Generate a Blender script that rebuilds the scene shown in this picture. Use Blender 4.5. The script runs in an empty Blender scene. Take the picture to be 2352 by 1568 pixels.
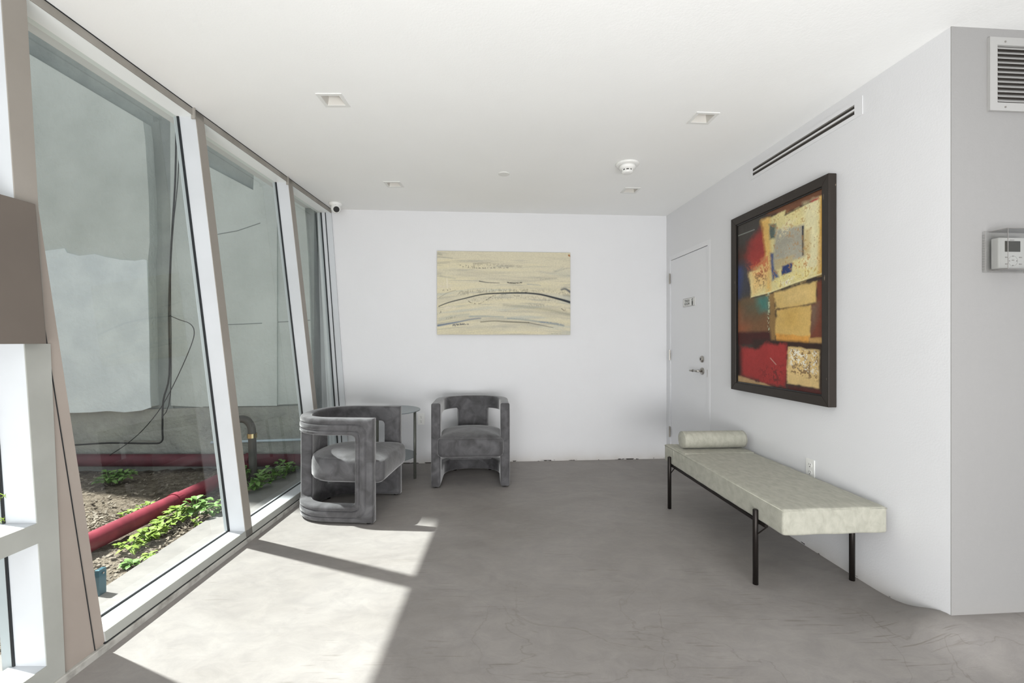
import bpy, bmesh, math, random
import numpy as np
from mathutils import Vector, Matrix
from mathutils.geometry import tessellate_polygon
random.seed(7)
S = bpy.context.scene
COL = S.collection
F = 1045.0; CU = 1176.0; CV = 783.0; CAMH = 1.25
TH = math.radians(4.16); CT, ST = math.cos(TH), math.sin(TH)
CEIL = 2.579; XR = 1.99; YB = 4.708; YO = 1.782

def ray(u, v): return Vector(((u-CU)/F, 1.0, -(v-CV)/F))
def W(xr, yr, z=0.0): return Vector((xr*CT-yr*ST, xr*ST+yr*CT, z))
def R(p): return Vector((p[0]*CT+p[1]*ST, -p[0]*ST+p[1]*CT, p[2]))
def at_z(u, v, z):
    r = ray(u, v); t = (z-CAMH)/r.z; return Vector((r.x*t, t, z))
def at_y(u, v, y):
    r = ray(u, v); return Vector((r.x*y, y, CAMH+r.z*y))
def right_wall(u, v, off=0.0):           # room-frame point on the right wall
    r = R(ray(u, v)); t = (XR-off)/r.x; return Vector((XR-off, r.y*t, CAMH+r.z*t))
def back_wall(u, v, off=0.0, y=YB):
    r = R(ray(u, v)); t = (y-off)/r.y; return Vector((r.x*t, y-off, CAMH+r.z*t))

# ------------------------------------------------------------------ materials
def lin(c):
    return tuple(((x/255.0)/12.92 if x/255.0 <= 0.04045 else ((x/255.0+0.055)/1.055)**2.4) for x in c)
def mat(name, col, rough=0.6, metal=0.0, spec=0.4, sheen=0.0, col2=None, scale=8.0, detail=6.0, bump=0.0, bscale=None, stretch=None, lo=0.35, hi=0.65, bdist=0.01, distort=0.0):
    m = bpy.data.materials.new(name); m.use_nodes = True
    nt = m.node_tree; n = nt.nodes; l = nt.links; b = n['Principled BSDF']
    b.inputs['Base Color'].default_value = (*col, 1); b.inputs['Roughness'].default_value = rough
    b.inputs['Metallic'].default_value = metal; b.inputs['Specular IOR Level'].default_value = spec
    if sheen: b.inputs['Sheen Weight'].default_value = sheen; b.inputs['Sheen Roughness'].default_value = 0.35
    tc = n.new('ShaderNodeTexCoord'); mp = n.new('ShaderNodeMapping'); l.new(tc.outputs['Object'], mp.inputs['Vector'])
    if stretch: mp.inputs['Scale'].default_value = stretch
    if col2 is not None:
        nz = n.new('ShaderNodeTexNoise'); nz.inputs['Scale'].default_value = scale; nz.inputs['Detail'].default_value = detail
        nz.inputs['Distortion'].default_value = distort
        l.new(mp.outputs[0], nz.inputs['Vector'])
        rp = n.new('ShaderNodeValToRGB'); rp.color_ramp.elements[0].position = lo; rp.color_ramp.elements[1].position = hi
        rp.color_ramp.elements[0].color = (*col, 1); rp.color_ramp.elements[1].color = (*col2, 1)
        l.new(nz.outputs['Fac'], rp.inputs['Fac']); l.new(rp.outputs['Color'], b.inputs['Base Color'])
    if bump:
        nb = n.new('ShaderNodeTexNoise'); nb.inputs['Scale'].default_value = bscale or scale*4; nb.inputs['Detail'].default_value = 5
        l.new(mp.outputs[0], nb.inputs['Vector'])
        bp = n.new('ShaderNodeBump'); bp.inputs['Strength'].default_value = bump; bp.inputs['Distance'].default_value = bdist
        l.new(nb.outputs['Fac'], bp.inputs['Height']); l.new(bp.outputs['Normal'], b.inputs['Normal'])
    return m

def node_helpers(m):
    nt = m.node_tree; n = nt.nodes; l = nt.links
    def N(t, **kw):
        x = n.new(t)
        for k, v in kw.items():
            if k in x.inputs: x.inputs[k].default_value = v
            else: setattr(x, k, v)
        return x
    return n, l, N

def wall_mat(name, base, grime=False):
    m = bpy.data.materials.new(name); m.use_nodes = True
    n, l, N = node_helpers(m); b = n['Principled BSDF']; b.inputs['Roughness'].default_value = 0.55; b.inputs['Specular IOR Level'].default_value = 0.25
    tc = N('ShaderNodeTexCoord')
    nz = N('ShaderNodeTexNoise', Scale=1.3, Detail=4.0); l.new(tc.outputs['Object'], nz.inputs['Vector'])
    rp = N('ShaderNodeValToRGB'); rp.color_ramp.elements[0].position = .3; rp.color_ramp.elements[1].position = .7
    rp.color_ramp.elements[0].color = (*[x*0.97 for x in base], 1); rp.color_ramp.elements[1].color = (*base, 1)
    l.new(nz.outputs['Fac'], rp.inputs['Fac'])
    out = rp.outputs['Color']
    if grime:
        sep = N('ShaderNodeSeparateXYZ'); l.new(tc.outputs['Object'], sep.inputs[0])
        # soft dirt near the floor
        mr = N('ShaderNodeMapRange'); mr.inputs['From Min'].default_value = 0.0; mr.inputs['From Max'].default_value = 0.22
        mr.inputs['To Min'].default_value = 1.0; mr.inputs['To Max'].default_value = 0.0; l.new(sep.outputs['Z'], mr.inputs['Value'])
        n2 = N('ShaderNodeTexNoise', Scale=5.0, Detail=8.0); l.new(tc.outputs['Object'], n2.inputs['Vector'])
        pw = N('ShaderNodeMath', operation='POWER'); l.new(mr.outputs[0], pw.inputs[0]); pw.inputs[1].default_value = 3.0
        mu = N('ShaderNodeMath', operation='MULTIPLY'); l.new(pw.outputs[0], mu.inputs[0]); l.new(n2.outputs['Fac'], mu.inputs[1])
        mx = N('ShaderNodeMix', data_type='RGBA'); l.new(mu.outputs[0], mx.inputs['Factor']); l.new(out, mx.inputs[6]); mx.inputs[7].default_value = (.42, .38, .33, 1)
        # flaked dark gaps right at the floor
        m3 = N('ShaderNodeMapping'); m3.inputs['Scale'].default_value = (9, 9, 30); l.new(tc.outputs['Object'], m3.inputs['Vector'])
        n3 = N('ShaderNodeTexNoise', Scale=1.0, Detail=3.0); l.new(m3.outputs[0], n3.inputs['Vector'])
        g = N('ShaderNodeMath', operation='GREATER_THAN'); l.new(n3.outputs['Fac'], g.inputs[0]); g.inputs[1].default_value = 0.56
        lt = N('ShaderNodeMath', operation='LESS_THAN'); l.new(sep.outputs['Z'], lt.inputs[0]); lt.inputs[1].default_value = 0.010
        gm = N('ShaderNodeMath', operation='MULTIPLY'); l.new(g.outputs[0], gm.inputs[0]); l.new(lt.outputs[0], gm.inputs[1])
        mx2 = N('ShaderNodeMix', data_type='RGBA'); l.new(gm.outputs[0], mx2.inputs['Factor']); l.new(mx.outputs[2], mx2.inputs[6]); mx2.inputs[7].default_value = (.05, .045, .04, 1)
        out = mx2.outputs[2]
    l.new(out, b.inputs['Base Color'])
    nb = N('ShaderNodeTexNoise', Scale=120.0, Detail=3.0); l.new(tc.outputs['Object'], nb.inputs['Vector'])
    nc = N('ShaderNodeTexNoise', Scale=6.0, Detail=3.0); l.new(tc.outputs['Object'], nc.inputs['Vector'])
    ad = N('ShaderNodeMath', operation='MULTIPLY_ADD'); l.new(nc.outputs['Fac'], ad.inputs[0]); ad.inputs[1].default_value = 3.0; l.new(nb.outputs['Fac'], ad.inputs[2])
    bp = N('ShaderNodeBump'); bp.inputs['Strength'].default_value = 0.15; bp.inputs['Distance'].default_value = 0.004
    l.new(ad.outputs[0], bp.inputs['Height']); l.new(bp.outputs['Normal'], b.inputs['Normal'])
    return m

def floor_mat():
    m = bpy.data.materials.new('polished_concrete'); m.use_nodes = True
    n, l, N = node_helpers(m); b = n['Principled BSDF']; b.inputs['Specular IOR Level'].default_value = 0.3
    tc = N('ShaderNodeTexCoord')
    mp = N('ShaderNodeMapping'); mp.inputs['Scale'].default_value = (1, 1.6, 1); l.new(tc.outputs['Object'], mp.inputs['Vector'])
    n1 = N('ShaderNodeTexNoise', Scale=1.1, Detail=10.0, Roughness=0.62, Distortion=0.9); l.new(mp.outputs[0], n1.inputs['Vector'])
    r1 = N('ShaderNodeValToRGB'); e = r1.color_ramp.elements; e[0].position = .30; e[1].position = .72
    e[0].color = (.245, .226, .212, 1); e[1].color = (.318, .298, .284, 1)
    l.new(n1.outputs['Fac'], r1.inputs['Fac'])
    n2 = N('ShaderNodeTexNoise', Scale=7.0, Detail=15.0, Roughness=0.78, Distortion=.7); l.new(mp.outputs[0], n2.inputs['Vector'])
    r2 = N('ShaderNodeValToRGB'); e = r2.color_ramp.elements; e[0].position = .35; e[1].position = .68
    e[0].color = (.86, .86, .87, 1); e[1].color = (1.08, 1.08, 1.07, 1); l.new(n2.outputs['Fac'], r2.inputs['Fac'])
    mx = N('ShaderNodeMix', data_type='RGBA', blend_type='MULTIPLY'); mx.inputs['Factor'].default_value = 1.0
    l.new(r1.outputs['Color'], mx.inputs[6]); l.new(r2.outputs['Color'], mx.inputs[7])
    # trowel cracks: thin bands of a distorted noise, only nearer the camera
    n3 = N('ShaderNodeTexNoise', Scale=1.5, Detail=5.0, Distortion=1.0); l.new(tc.outputs['Object'], n3.inputs['Vector'])
    s = N('ShaderNodeMath', operation='SUBTRACT'); l.new(n3.outputs['Fac'], s.inputs[0]); s.inputs[1].default_value = 0.5
    a = N('ShaderNodeMath', operation='ABSOLUTE'); l.new(s.outputs[0], a.inputs[0])
    lt = N('ShaderNodeMapRange'); lt.inputs['From Min'].default_value = 0.0; lt.inputs['From Max'].default_value = 0.006; lt.inputs['To Min'].default_value = 1; lt.inputs['To Max'].default_value = 0
    l.new(a.outputs[0], lt.inputs['Value'])
    sp = N('ShaderNodeSeparateXYZ'); l.new(tc.outputs['Object'], sp.inputs[0])
    yr = N('ShaderNodeMapRange'); yr.inputs['From Min'].default_value = 1.9; yr.inputs['From Max'].default_value = 2.6; yr.inputs['To Min'].default_value = 0.28; yr.inputs['To Max'].default_value = 0.0
    l.new(sp.outputs['Y'], yr.inputs['Value'])
    ck = N('ShaderNodeMath', operation='MULTIPLY'); xq = N('ShaderNodeMapRange'); xq.inputs['From Min'].default_value = -.5; xq.inputs['From Max'].default_value = 0.0; l.new(sp.outputs['X'], xq.inputs['Value']); xw = N('ShaderNodeMath', operation='MULTIPLY'); l.new(xq.outputs[0], xw.inputs[0]); l.new(yr.outputs[0], xw.inputs[1]); l.new(lt.outputs[0], ck.inputs[0]); l.new(xw.outputs[0], ck.inputs[1])
    mx2 = N('ShaderNodeMix', data_type='RGBA'); l.new(ck.outputs[0], mx2.inputs['Factor']); l.new(mx.outputs[2], mx2.inputs[6]); mx2.inputs[7].default_value = (.10, .085, .07, 1)
    cur = mx2.outputs[2]
    dens = N('ShaderNodeTexNoise', Scale=2.2, Detail=2.0); l.new(tc.outputs['Object'], dens.inputs['Vector'])
    for rot, seedv in ((.55, 0), (2.2, 7), (1.35, 13)):
        mpx = N('ShaderNodeMapping'); mpx.inputs['Rotation'].default_value = (0, 0, rot); mpx.inputs['Scale'].default_value = (5, 70, 1); mpx.inputs['Location'].default_value = (seedv, seedv, 0)
        l.new(tc.outputs['Object'], mpx.inputs['Vector'])
        nn = N('ShaderNodeTexNoise', Scale=1.0, Detail=2.0, Distortion=.3); l.new(mpx.outputs[0], nn.inputs['Vector'])
        gt = N('ShaderNodeMapRange'); gt.inputs['From Min'].default_value = .64; gt.inputs['From Max'].default_value = .72; gt.inputs['To Max'].default_value = .5; l.new(nn.outputs['Fac'], gt.inputs['Value'])
        dm = N('ShaderNodeMapRange'); dm.inputs['From Min'].default_value = .48; dm.inputs['From Max'].default_value = .62; l.new(dens.outputs['Fac'], dm.inputs['Value'])
        yf = N('ShaderNodeMapRange'); yf.inputs['From Min'].default_value = 1.9; yf.inputs['From Max'].default_value = 3.4; yf.inputs['To Min'].default_value = 1.0; yf.inputs['To Max'].default_value = .25; l.new(sp.outputs['Y'], yf.inputs['Value'])
        k1 = N('ShaderNodeMath', operation='MULTIPLY'); l.new(gt.outputs[0], k1.inputs[0]); l.new(dm.outputs[0], k1.inputs[1])
        k2 = N('ShaderNodeMath', operation='MULTIPLY'); l.new(k1.outputs[0], k2.inputs[0]); l.new(yf.outputs[0], k2.inputs[1])
        mm = N('ShaderNodeMix', data_type='RGBA'); l.new(k2.outputs[0], mm.inputs['Factor']); l.new(cur, mm.inputs[6]); mm.inputs[7].default_value = (.13, .11, .095, 1); cur = mm.outputs[2]
    # polygonal cracks and specks
    vo = N('ShaderNodeTexVoronoi', feature='DISTANCE_TO_EDGE'); vo.inputs['Scale'].default_value = 1.25
    nd = N('ShaderNodeTexNoise', Scale=3.5, Detail=6.0); l.new(tc.outputs['Object'], nd.inputs['Vector'])
    va = N('ShaderNodeMix', data_type='RGBA'); va.inputs['Factor'].default_value = .22; l.new(tc.outputs['Object'], va.inputs[6]); l.new(nd.outputs['Color'], va.inputs[7]); l.new(va.outputs[2], vo.inputs['Vector'])
    vr = N('ShaderNodeMapRange'); vr.inputs['From Min'].default_value = 0; vr.inputs['From Max'].default_value = .0045; vr.inputs['To Min'].default_value = .30; vr.inputs['To Max'].default_value = 0; l.new(vo.outputs['Distance'], vr.inputs['Value'])
    yv = N('ShaderNodeMapRange'); yv.inputs['From Min'].default_value = 2.0; yv.inputs['From Max'].default_value = 2.5; yv.inputs['To Min'].default_value = 1.0; yv.inputs['To Max'].default_value = 0.0; l.new(sp.outputs['Y'], yv.inputs['Value'])
    vm_ = N('ShaderNodeMath', operation='MULTIPLY'); dk = N('ShaderNodeMapRange'); dk.inputs['From Min'].default_value = .45; dk.inputs['From Max'].default_value = .56; l.new(nd.outputs['Fac'], dk.inputs['Value']); dl_ = N('ShaderNodeMath', operation='MULTIPLY'); xk = N('ShaderNodeMapRange'); xk.inputs['From Min'].default_value = -.5; xk.inputs['From Max'].default_value = 0.0; l.new(sp.outputs['X'], xk.inputs['Value']); xm = N('ShaderNodeMath', operation='MULTIPLY'); l.new(xk.outputs[0], xm.inputs[0]); l.new(yv.outputs[0], xm.inputs[1]); l.new(dk.outputs[0], dl_.inputs[0]); l.new(xm.outputs[0], dl_.inputs[1]); l.new(vr.outputs[0], vm_.inputs[0]); l.new(dl_.outputs[0], vm_.inputs[1])
    mm = N('ShaderNodeMix', data_type='RGBA'); l.new(vm_.outputs[0], mm.inputs['Factor']); l.new(cur, mm.inputs[6]); mm.inputs[7].default_value = (.10, .085, .07, 1); cur = mm.outputs[2]
    l.new(cur, b.inputs['Base Color'])
    rr = N('ShaderNodeMapRange'); rr.inputs['To Min'].default_value = .42; rr.inputs['To Max'].default_value = .7; l.new(n2.outputs['Fac'], rr.inputs['Value']); l.new(rr.outputs[0], b.inputs['Roughness'])
    bp = N('ShaderNodeBump'); bp.inputs['Strength'].default_value = .25; bp.inputs['Distance'].default_value = .006
    l.new(n2.outputs['Fac'], bp.inputs['Height']); l.new(bp.outputs['Normal'], b.inputs['Normal'])
    return m

def glass_mat(name, tint, refl=1.0, ior=1.5):
    m = bpy.data.materials.new(name); m.use_nodes = True
    n, l, N = node_helpers(m); n.remove(n['Principled BSDF']); out = n['Material Output']
    t = N('ShaderNodeBsdfTransparent'); t.inputs['Color'].default_value = (*tint, 1)
    g = N('ShaderNodeBsdfGlossy'); g.inputs['Roughness'].default_value = 0.0; g.inputs['Color'].default_value = (refl, refl, refl, 1)
    ge = N('ShaderNodeNewGeometry'); dt = N('ShaderNodeVectorMath', operation='DOT_PRODUCT'); l.new(ge.outputs['Incoming'], dt.inputs[0]); l.new(ge.outputs['Normal'], dt.inputs[1])
    ab = N('ShaderNodeMath', operation='ABSOLUTE'); l.new(dt.outputs['Value'], ab.inputs[0])
    om = N('ShaderNodeMath', operation='SUBTRACT'); om.inputs[0].default_value = 1.0; l.new(ab.outputs[0], om.inputs[1])
    pw = N('ShaderNodeMath', operation='POWER'); l.new(om.outputs[0], pw.inputs[0]); pw.inputs[1].default_value = 5.0
    f = N('ShaderNodeMath', operation='MULTIPLY_ADD'); l.new(pw.outputs[0], f.inputs[0]); f.inputs[1].default_value = .92; f.inputs[2].default_value = .06
    mx = N('ShaderNodeMixShader'); l.new(f.outputs[0], mx.inputs[0]); l.new(t.outputs[0], mx.inputs[1]); l.new(g.outputs[0], mx.inputs[2]); l.new(mx.outputs[0], out.inputs['Surface'])
    return m

def vcol_mat(name, rough=0.6, bump=0.3, spec=0.3):
    m = bpy.data.materials.new(name); m.use_nodes = True
    n, l, N = node_helpers(m); b = n['Principled BSDF']; b.inputs['Roughness'].default_value = rough; b.inputs['Specular IOR Level'].default_value = spec
    a = N('ShaderNodeAttribute'); a.attribute_name = 'paint'
    tc = N('ShaderNodeTexCoord')
    nz = N('ShaderNodeTexNoise', Scale=90.0, Detail=4.0); l.new(tc.outputs['Object'], nz.inputs['Vector'])
    mr = N('ShaderNodeMapRange'); mr.inputs['To Min'].default_value = .82; mr.inputs['To Max'].default_value = 1.18; l.new(nz.outputs['Fac'], mr.inputs['Value'])
    vm = N('ShaderNodeVectorMath', operation='SCALE'); l.new(a.outputs['Color'], vm.inputs[0]); l.new(mr.outputs[0], vm.inputs['Scale'])
    l.new(vm.outputs[0], b.inputs['Base Color'])
    bp = N('ShaderNodeBump'); bp.inputs['Strength'].default_value = bump; bp.inputs['Distance'].default_value = .002
    l.new(nz.outputs['Fac'], bp.inputs['Height']); l.new(bp.outputs['Normal'], b.inputs['Normal'])
    return m

def brick_noise_mat(name, c1, c2, scale, bump): return mat(name, c1, rough=.9, col2=c2, scale=scale, detail=10, bump=bump, bscale=scale*5, bdist=.02, spec=.1)

M = {}
M['wall'] = wall_mat('white_wall_paint', (.725, .728, .742), True)
M['wall_plain'] = wall_mat('white_wall_paint_plain', (.725, .728, .742))
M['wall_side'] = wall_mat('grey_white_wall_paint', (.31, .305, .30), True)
M['ceiling'] = wall_mat('ceiling_paint', (.89, .895, .885))
M['floor'] = floor_mat()
M['frame'] = mat('frame_enamel', (.585, .605, .63), rough=.35, spec=.4, col2=(.54, .56, .58), scale=3)
M['frame_inner'] = mat('frame_face_taupe', (.27, .245, .215), rough=.45, col2=(.31, .285, .255), scale=2)
M['filler'] = mat('peach_grey_cladding', (.30, .255, .225), rough=.5, col2=(.345, .30, .265), scale=2)
M['header'] = mat('header_taupe', (.25, .235, .205), rough=.5, col2=(.33, .31, .28), scale=6)
M['sill_face'] = mat('sill_face_grey', (.32, .325, .30), rough=.5, col2=(.37, .375, .35), scale=4)
M['curb'] = mat('dirty_curb', (.44, .43, .40), rough=.8, col2=(.20, .19, .17), scale=14, lo=.5, hi=.75)
M['gasket'] = mat('black_gasket', (.012, .014, .016), rough=.5)
M['glass'] = glass_mat('window_glass', (.79, .85, .84), .9)
M['panel'] = mat('dark_taupe_panel', (.125, .105, .090), rough=.55, col2=(.14, .118, .1), scale=3)
M['door'] = mat('door_paint', (.735, .74, .755), rough=.4, spec=.3)
M['white'] = mat('white_plastic', (.80, .80, .78), rough=.4)
M['offwhite'] = mat('trim_white', (.74, .74, .72), rough=.5)
M['grille'] = mat('grille_enamel', (.40, .395, .385), rough=.5)
M['thermo'] = mat('grey_white_plastic', (.42, .42, .41), rough=.4)
M['head'] = mat('bounce_lit_enamel', (.86, .89, .89), rough=.4)  # lighter than the frame enamel: bounced sun painted into the window head
M['baffle'] = mat('light_baffle', (.62, .60, .56), rough=.5)
M['black'] = mat('black_plastic', (.012, .011, .010), rough=.25)
M['dark'] = mat('dark_void', (.035, .030, .026), rough=.8)
M['steel'] = mat('brushed_steel', (.42, .40, .37), rough=.32, metal=1.0)
M['chrome'] = mat('bright_steel', (.75, .74, .72), rough=.15, metal=1.0)
M['velvet'] = mat('grey_velvet', (.060, .058, .060), rough=.75, spec=.2, sheen=.6, col2=(.115, .113, .118), scale=11, detail=9, distort=.8, lo=.34, hi=.68, bump=.15, bscale=60)
M['chenille'] = mat('sage_chenille', (.36, .355, .30), rough=.9, spec=.1, sheen=.15, col2=(.45, .443, .38), scale=24, detail=14, distort=.4, bump=.6, bscale=260, bdist=.003, lo=.32, hi=.68, stretch=(1.6, .8, 1.0))
M['bench_metal'] = mat('bronze_black_metal', (.022, .018, .016), rough=.4, metal=.6)
M['table'] = mat('grey_green_metal', (.26, .29, .30), rough=.35, metal=.4, spec=.5)
M['table_leg'] = mat('olive_grey_metal', (.11, .115, .10), rough=.4, metal=.4)
M['frame_wood'] = mat('worn_dark_frame', (.024, .018, .014), rough=.5, col2=(.28, .22, .16), scale=55, stretch=(1, 1, .35), lo=.70, hi=.76)
M['frame_chip'] = mat('frame_chips', (.30, .24, .18), rough=.7)
M['paint'] = vcol_mat('oil_paint'); M['paint2'] = vcol_mat('cream_oil_paint', .6, .5)
M['canvas_edge'] = mat('cream_canvas_edge', (.50, .47, .38), rough=.8)
M['sign'] = mat('sign_plate', (.70, .70, .68), rough=.4)
M['ink'] = mat('sign_ink', (.05, .05, .045), rough=.6)
M['grey_ink'] = mat('grey_print', (.22, .21, .20), rough=.6)
M['clear'] = glass_mat('clear_plastic', (.975, .975, .97), .7, 1.45)
M['lcd'] = mat('dark_lcd', (.022, .019, .010), rough=.2)
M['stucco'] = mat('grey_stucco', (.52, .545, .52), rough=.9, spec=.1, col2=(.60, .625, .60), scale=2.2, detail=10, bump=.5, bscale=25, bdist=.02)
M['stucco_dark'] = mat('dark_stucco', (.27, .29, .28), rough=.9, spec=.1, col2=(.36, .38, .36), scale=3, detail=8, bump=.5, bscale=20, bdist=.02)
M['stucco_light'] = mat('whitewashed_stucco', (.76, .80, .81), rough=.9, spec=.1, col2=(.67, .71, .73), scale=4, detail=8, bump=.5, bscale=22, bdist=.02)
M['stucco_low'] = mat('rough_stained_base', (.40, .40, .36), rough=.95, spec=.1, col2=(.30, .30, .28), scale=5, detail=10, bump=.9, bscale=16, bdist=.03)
M['seam'] = mat('wall_seam', (.20, .22, .215), rough=.9)
M['dirt'] = mat('dry_dirt', (.27, .225, .175), rough=1, spec=.05, col2=(.13, .105, .08), scale=22, detail=12, bump=1.0, bscale=50, bdist=.03)
M['chips'] = mat('wood_chips', (.36, .31, .25), rough=.9, col2=(.16, .13, .10), scale=5)
M['slab'] = mat('blue_grey_slab', (.17, .185, .205), rough=.8, col2=(.205, .22, .24), scale=10, bump=.2)
M['red_pipe'] = mat('red_pipe_paint', (.33, .045, .07), rough=.5, col2=(.22, .03, .048), scale=9, detail=8)
M['leaf'] = mat('yellow_green_leaf', (.16, .26, .02), rough=.6, col2=(.28, .38, .06), scale=6, sheen=0)
M['leaf2'] = mat('mid_green_leaf', (.12, .24, .05), rough=.5, col2=(.22, .36, .10), scale=6)
M['cable'] = mat('black_cable', (.03, .03, .03), rough=.6)
M['red_pipe_shaded'] = mat('shaded_red_pipe_paint', (.15, .035, .048), rough=.6, col2=(.10, .028, .038), scale=7)  # same red paint, darkened so the colour carries the wall's shade
M['curved_tube'] = mat('mottled_dark_tube', (.09, .085, .08), rough=.5, col2=(.14, .12, .11), scale=6)
M['brass'] = mat('brass_fitting', (.65, .50, .28), rough=.3, metal=1)
M['teal'] = mat('teal_steel', (.05, .13, .17), rough=.4, metal=.3)
M['pale_pipe'] = mat('pale_blue_conduit', (.60, .68, .75), rough=.4)

# ------------------------------------------------------------------ mesh helpers
class MB:
    def __init__(s): s.v = []; s.f = []
    def add(s, vs, fs):
        o = len(s.v); s.v += [tuple(x) for x in vs]; s.f += [tuple(i+o for i in f) for f in fs]; return s
    def hexa(s, b, t):      # b: 4 bottom pts ccw seen from above, t: 4 top pts
        return s.add(list(b)+list(t), [(3, 2, 1, 0), (4, 5, 6, 7), (0, 1, 5, 4), (1, 2, 6, 5), (2, 3, 7, 6), (3, 0, 4, 7)])
    def box(s, x0, x1, y0, y1, z0, z1):
        return s.hexa([(x0, y0, z0), (x1, y0, z0), (x1, y1, z0), (x0, y1, z0)], [(x0, y0, z1), (x1, y0, z1), (x1, y1, z1), (x0, y1, z1)])
    def tube(s, pts, r, n=12, cap=True):
        pts = [Vector(p) for p in pts]; rs = r if isinstance(r, (list, tuple)) else [r]*len(pts)
        rings = []; up = None
        for i, p in enumerate(pts):
            d = (pts[min(i+1, len(pts)-1)]-pts[max(i-1, 0)]).normalized()
            if up is None: up = d.orthogonal().normalized()
            up = (up-d*up.dot(d)).normalized(); w = d.cross(up)
            rings.append([p+(up*math.cos(2*math.pi*k/n)+w*math.sin(2*math.pi*k/n))*rs[i] for k in range(n)])
        vs = [q for rg in rings for q in rg]; fs = []
        for i in range(len(rings)-1):
            for k in range(n):
                a = i*n+k; b = i*n+(k+1) % n; fs.append((a, b, b+n, a+n))
        if cap: fs.append(tuple(reversed(range(n)))); fs.append(tuple(range((len(rings)-1)*n, len(rings)*n)))
        return s.add(vs, fs)
    def lathe(s, prof, n=32, axis='z', c=(0, 0, 0)):
        vs = []; fs = []
        for (r, h) in prof:
            for k in range(n):
                a = 2*math.pi*k/n; x, y = r*math.cos(a), r*math.sin(a)
                p = (x, y, h) if axis == 'z' else ((h, x, y) if axis == 'x' else (y, h, x))
                vs.append((p[0]+c[0], p[1]+c[1], p[2]+c[2]))
        m = len(prof)
        for i in range(m-1):
            for k in range(n):
                a = i*n+k; b = i*n+(k+1) % n; fs.append((a, b, b+n, a+n))
        fs.append(tuple(reversed(range(n)))); fs.append(tuple(range((m-1)*n, m*n)))
        return s.add(vs, fs)
    def prism(s, poly, f0, f1):     # poly list of 2d, f0/f1 map 2d -> 3d
        n = len(poly); vs = [f0(p) for p in poly]+[f1(p) for p in poly]
        tri = tessellate_polygon([[Vector((p[0], p[1], 0)) for p in poly]])
        fs = [tuple(t) for t in tri]+[tuple(i+n for i in reversed(t)) for t in tri]+[(i, (i+1) % n, (i+1) % n+n, i+n) for i in range(n)]
        return s.add(vs, fs)
    def build(s, name, material, parent=None, smooth=False, bevel=0, seg=2, loc=None, rotz=None, recalc=True):
        me = bpy.data.meshes.new(name); me.from_pydata(s.v, [], s.f); me.update()
        if recalc:
            bm = bmesh.new(); bm.from_mesh(me); bmesh.ops.recalc_face_normals(bm, faces=bm.faces); bm.to_mesh(me); bm.free()
        o = bpy.data.objects.new(name, me); COL.objects.link(o)
        if material: me.materials.append(material)
        if smooth:
            for p in me.polygons: p.use_smooth = True
        if bevel:
            md = o.modifiers.new('bevel', 'BEVEL'); md.width = bevel; md.segments = seg; md.limit_method = 'ANGLE'; md.angle_limit = math.radians(40)
            md.harden_normals = False
        if parent: o.parent = parent
        if loc is not None: o.location = loc
        if rotz is not None: o.rotation_euler[2] = rotz
        return o

def tag(o, label=None, cat=None, group=None, kind=None):
    if label: o['label'] = label
    if cat: o['category'] = cat
    if group: o['group'] = group
    if kind: o['kind'] = kind
    return o
def thing(name, label, cat, loc=(0, 0, 0), rotz=0.0, group=None, kind=None):
    o = bpy.data.objects.new(name, None); COL.objects.link(o); o.empty_display_size = .1
    o.location = loc; o.rotation_euler = (0, 0, rotz); return tag(o, label, cat, group, kind)
def copy_tree(o, parent=None):
    c = o.copy(); COL.objects.link(c)
    if parent: c.parent = parent
    for ch in o.children: copy_tree(ch, c)
    return c
def struct(o, label, cat): return tag(o, label, cat, kind='structure')

# ------------------------------------------------------------------ floor, ceiling, walls
def floor_h(xr, yr):
    dx = max(XR-xr, 0); dy = max(YO-yr, 0) if yr < YO else yr-YO
    d2 = dx*dx+dy*dy
    return .092*math.exp(-d2/(.17**2))
mb = MB()
xs = sorted(set([-1.9+i*.1 for i in range(0, 80)]+[1.2+i*.03 for i in range(0, 45)])); ys = sorted(set([-2.5+i*.1 for i in range(0, 76)]+[1.2+i*.03 for i in range(0, 40)]))
def dedupe(L, lo, hi):
    out = []
    for x in sorted(L):
        if lo <= x <= hi and (not out or x-out[-1] > .012): out.append(x)
    return out
xs = dedupe(xs, -1.96, 5.0); ys = dedupe(ys, -2.5, 4.95)
# keep only floor that lies inside the glass line
idx = {}
for i, x in enumerate(xs):
    for j, y in enumerate(ys):
        p = W(x, y)
        idx[i, j] = len(mb.v); mb.v.append((p.x, p.y, floor_h(x, y)))
for i in range(len(xs)-1):
    for j in range(len(ys)-1): mb.f.append((idx[i, j], idx[i+1, j], idx[i+1, j+1], idx[i, j+1]))
fl = struct(mb.build('floor', M['floor'], smooth=True, recalc=False), 'grey trowelled concrete floor with sunlit patches by the windows', 'floor')

# downlight rectangles on the ceiling (measured, room or camera aligned)
DL = [((725.5, 213.7), (785, 213.7), (804, 245), (747, 245), 0.0),
      ((880.6, 416), (919, 416), (927.5, 429.6), (890, 429.6), 0.0),
      ((1600.4, 255.3), (1654.3, 257.5), (1626.7, 286.3), (1574.4, 283.3), TH),
      ((1437, 430), (1472.6, 430.6), (1459, 444), (1424, 442.5), TH)]
HS = .052
holes = []
dl_c = []
for q in DL:
    pts = [at_z(u, v, CEIL) for u, v in q[:4]]
    c = sum(pts, Vector())/4; dl_c.append((c, q[4]))
    ca, sa = math.cos(q[4]), math.sin(q[4])
    holes.append([Vector((c.x+ca*a*HS-sa*b*HS, c.y+sa*a*HS+ca*b*HS, CEIL)) for a, b in ((-1, -1), (1, -1), (1, 1), (-1, 1))])
def wx(z): return -1.64-.0698*z          # x of the room-side face of the leaning window wall
bm = bmesh.new()
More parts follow.
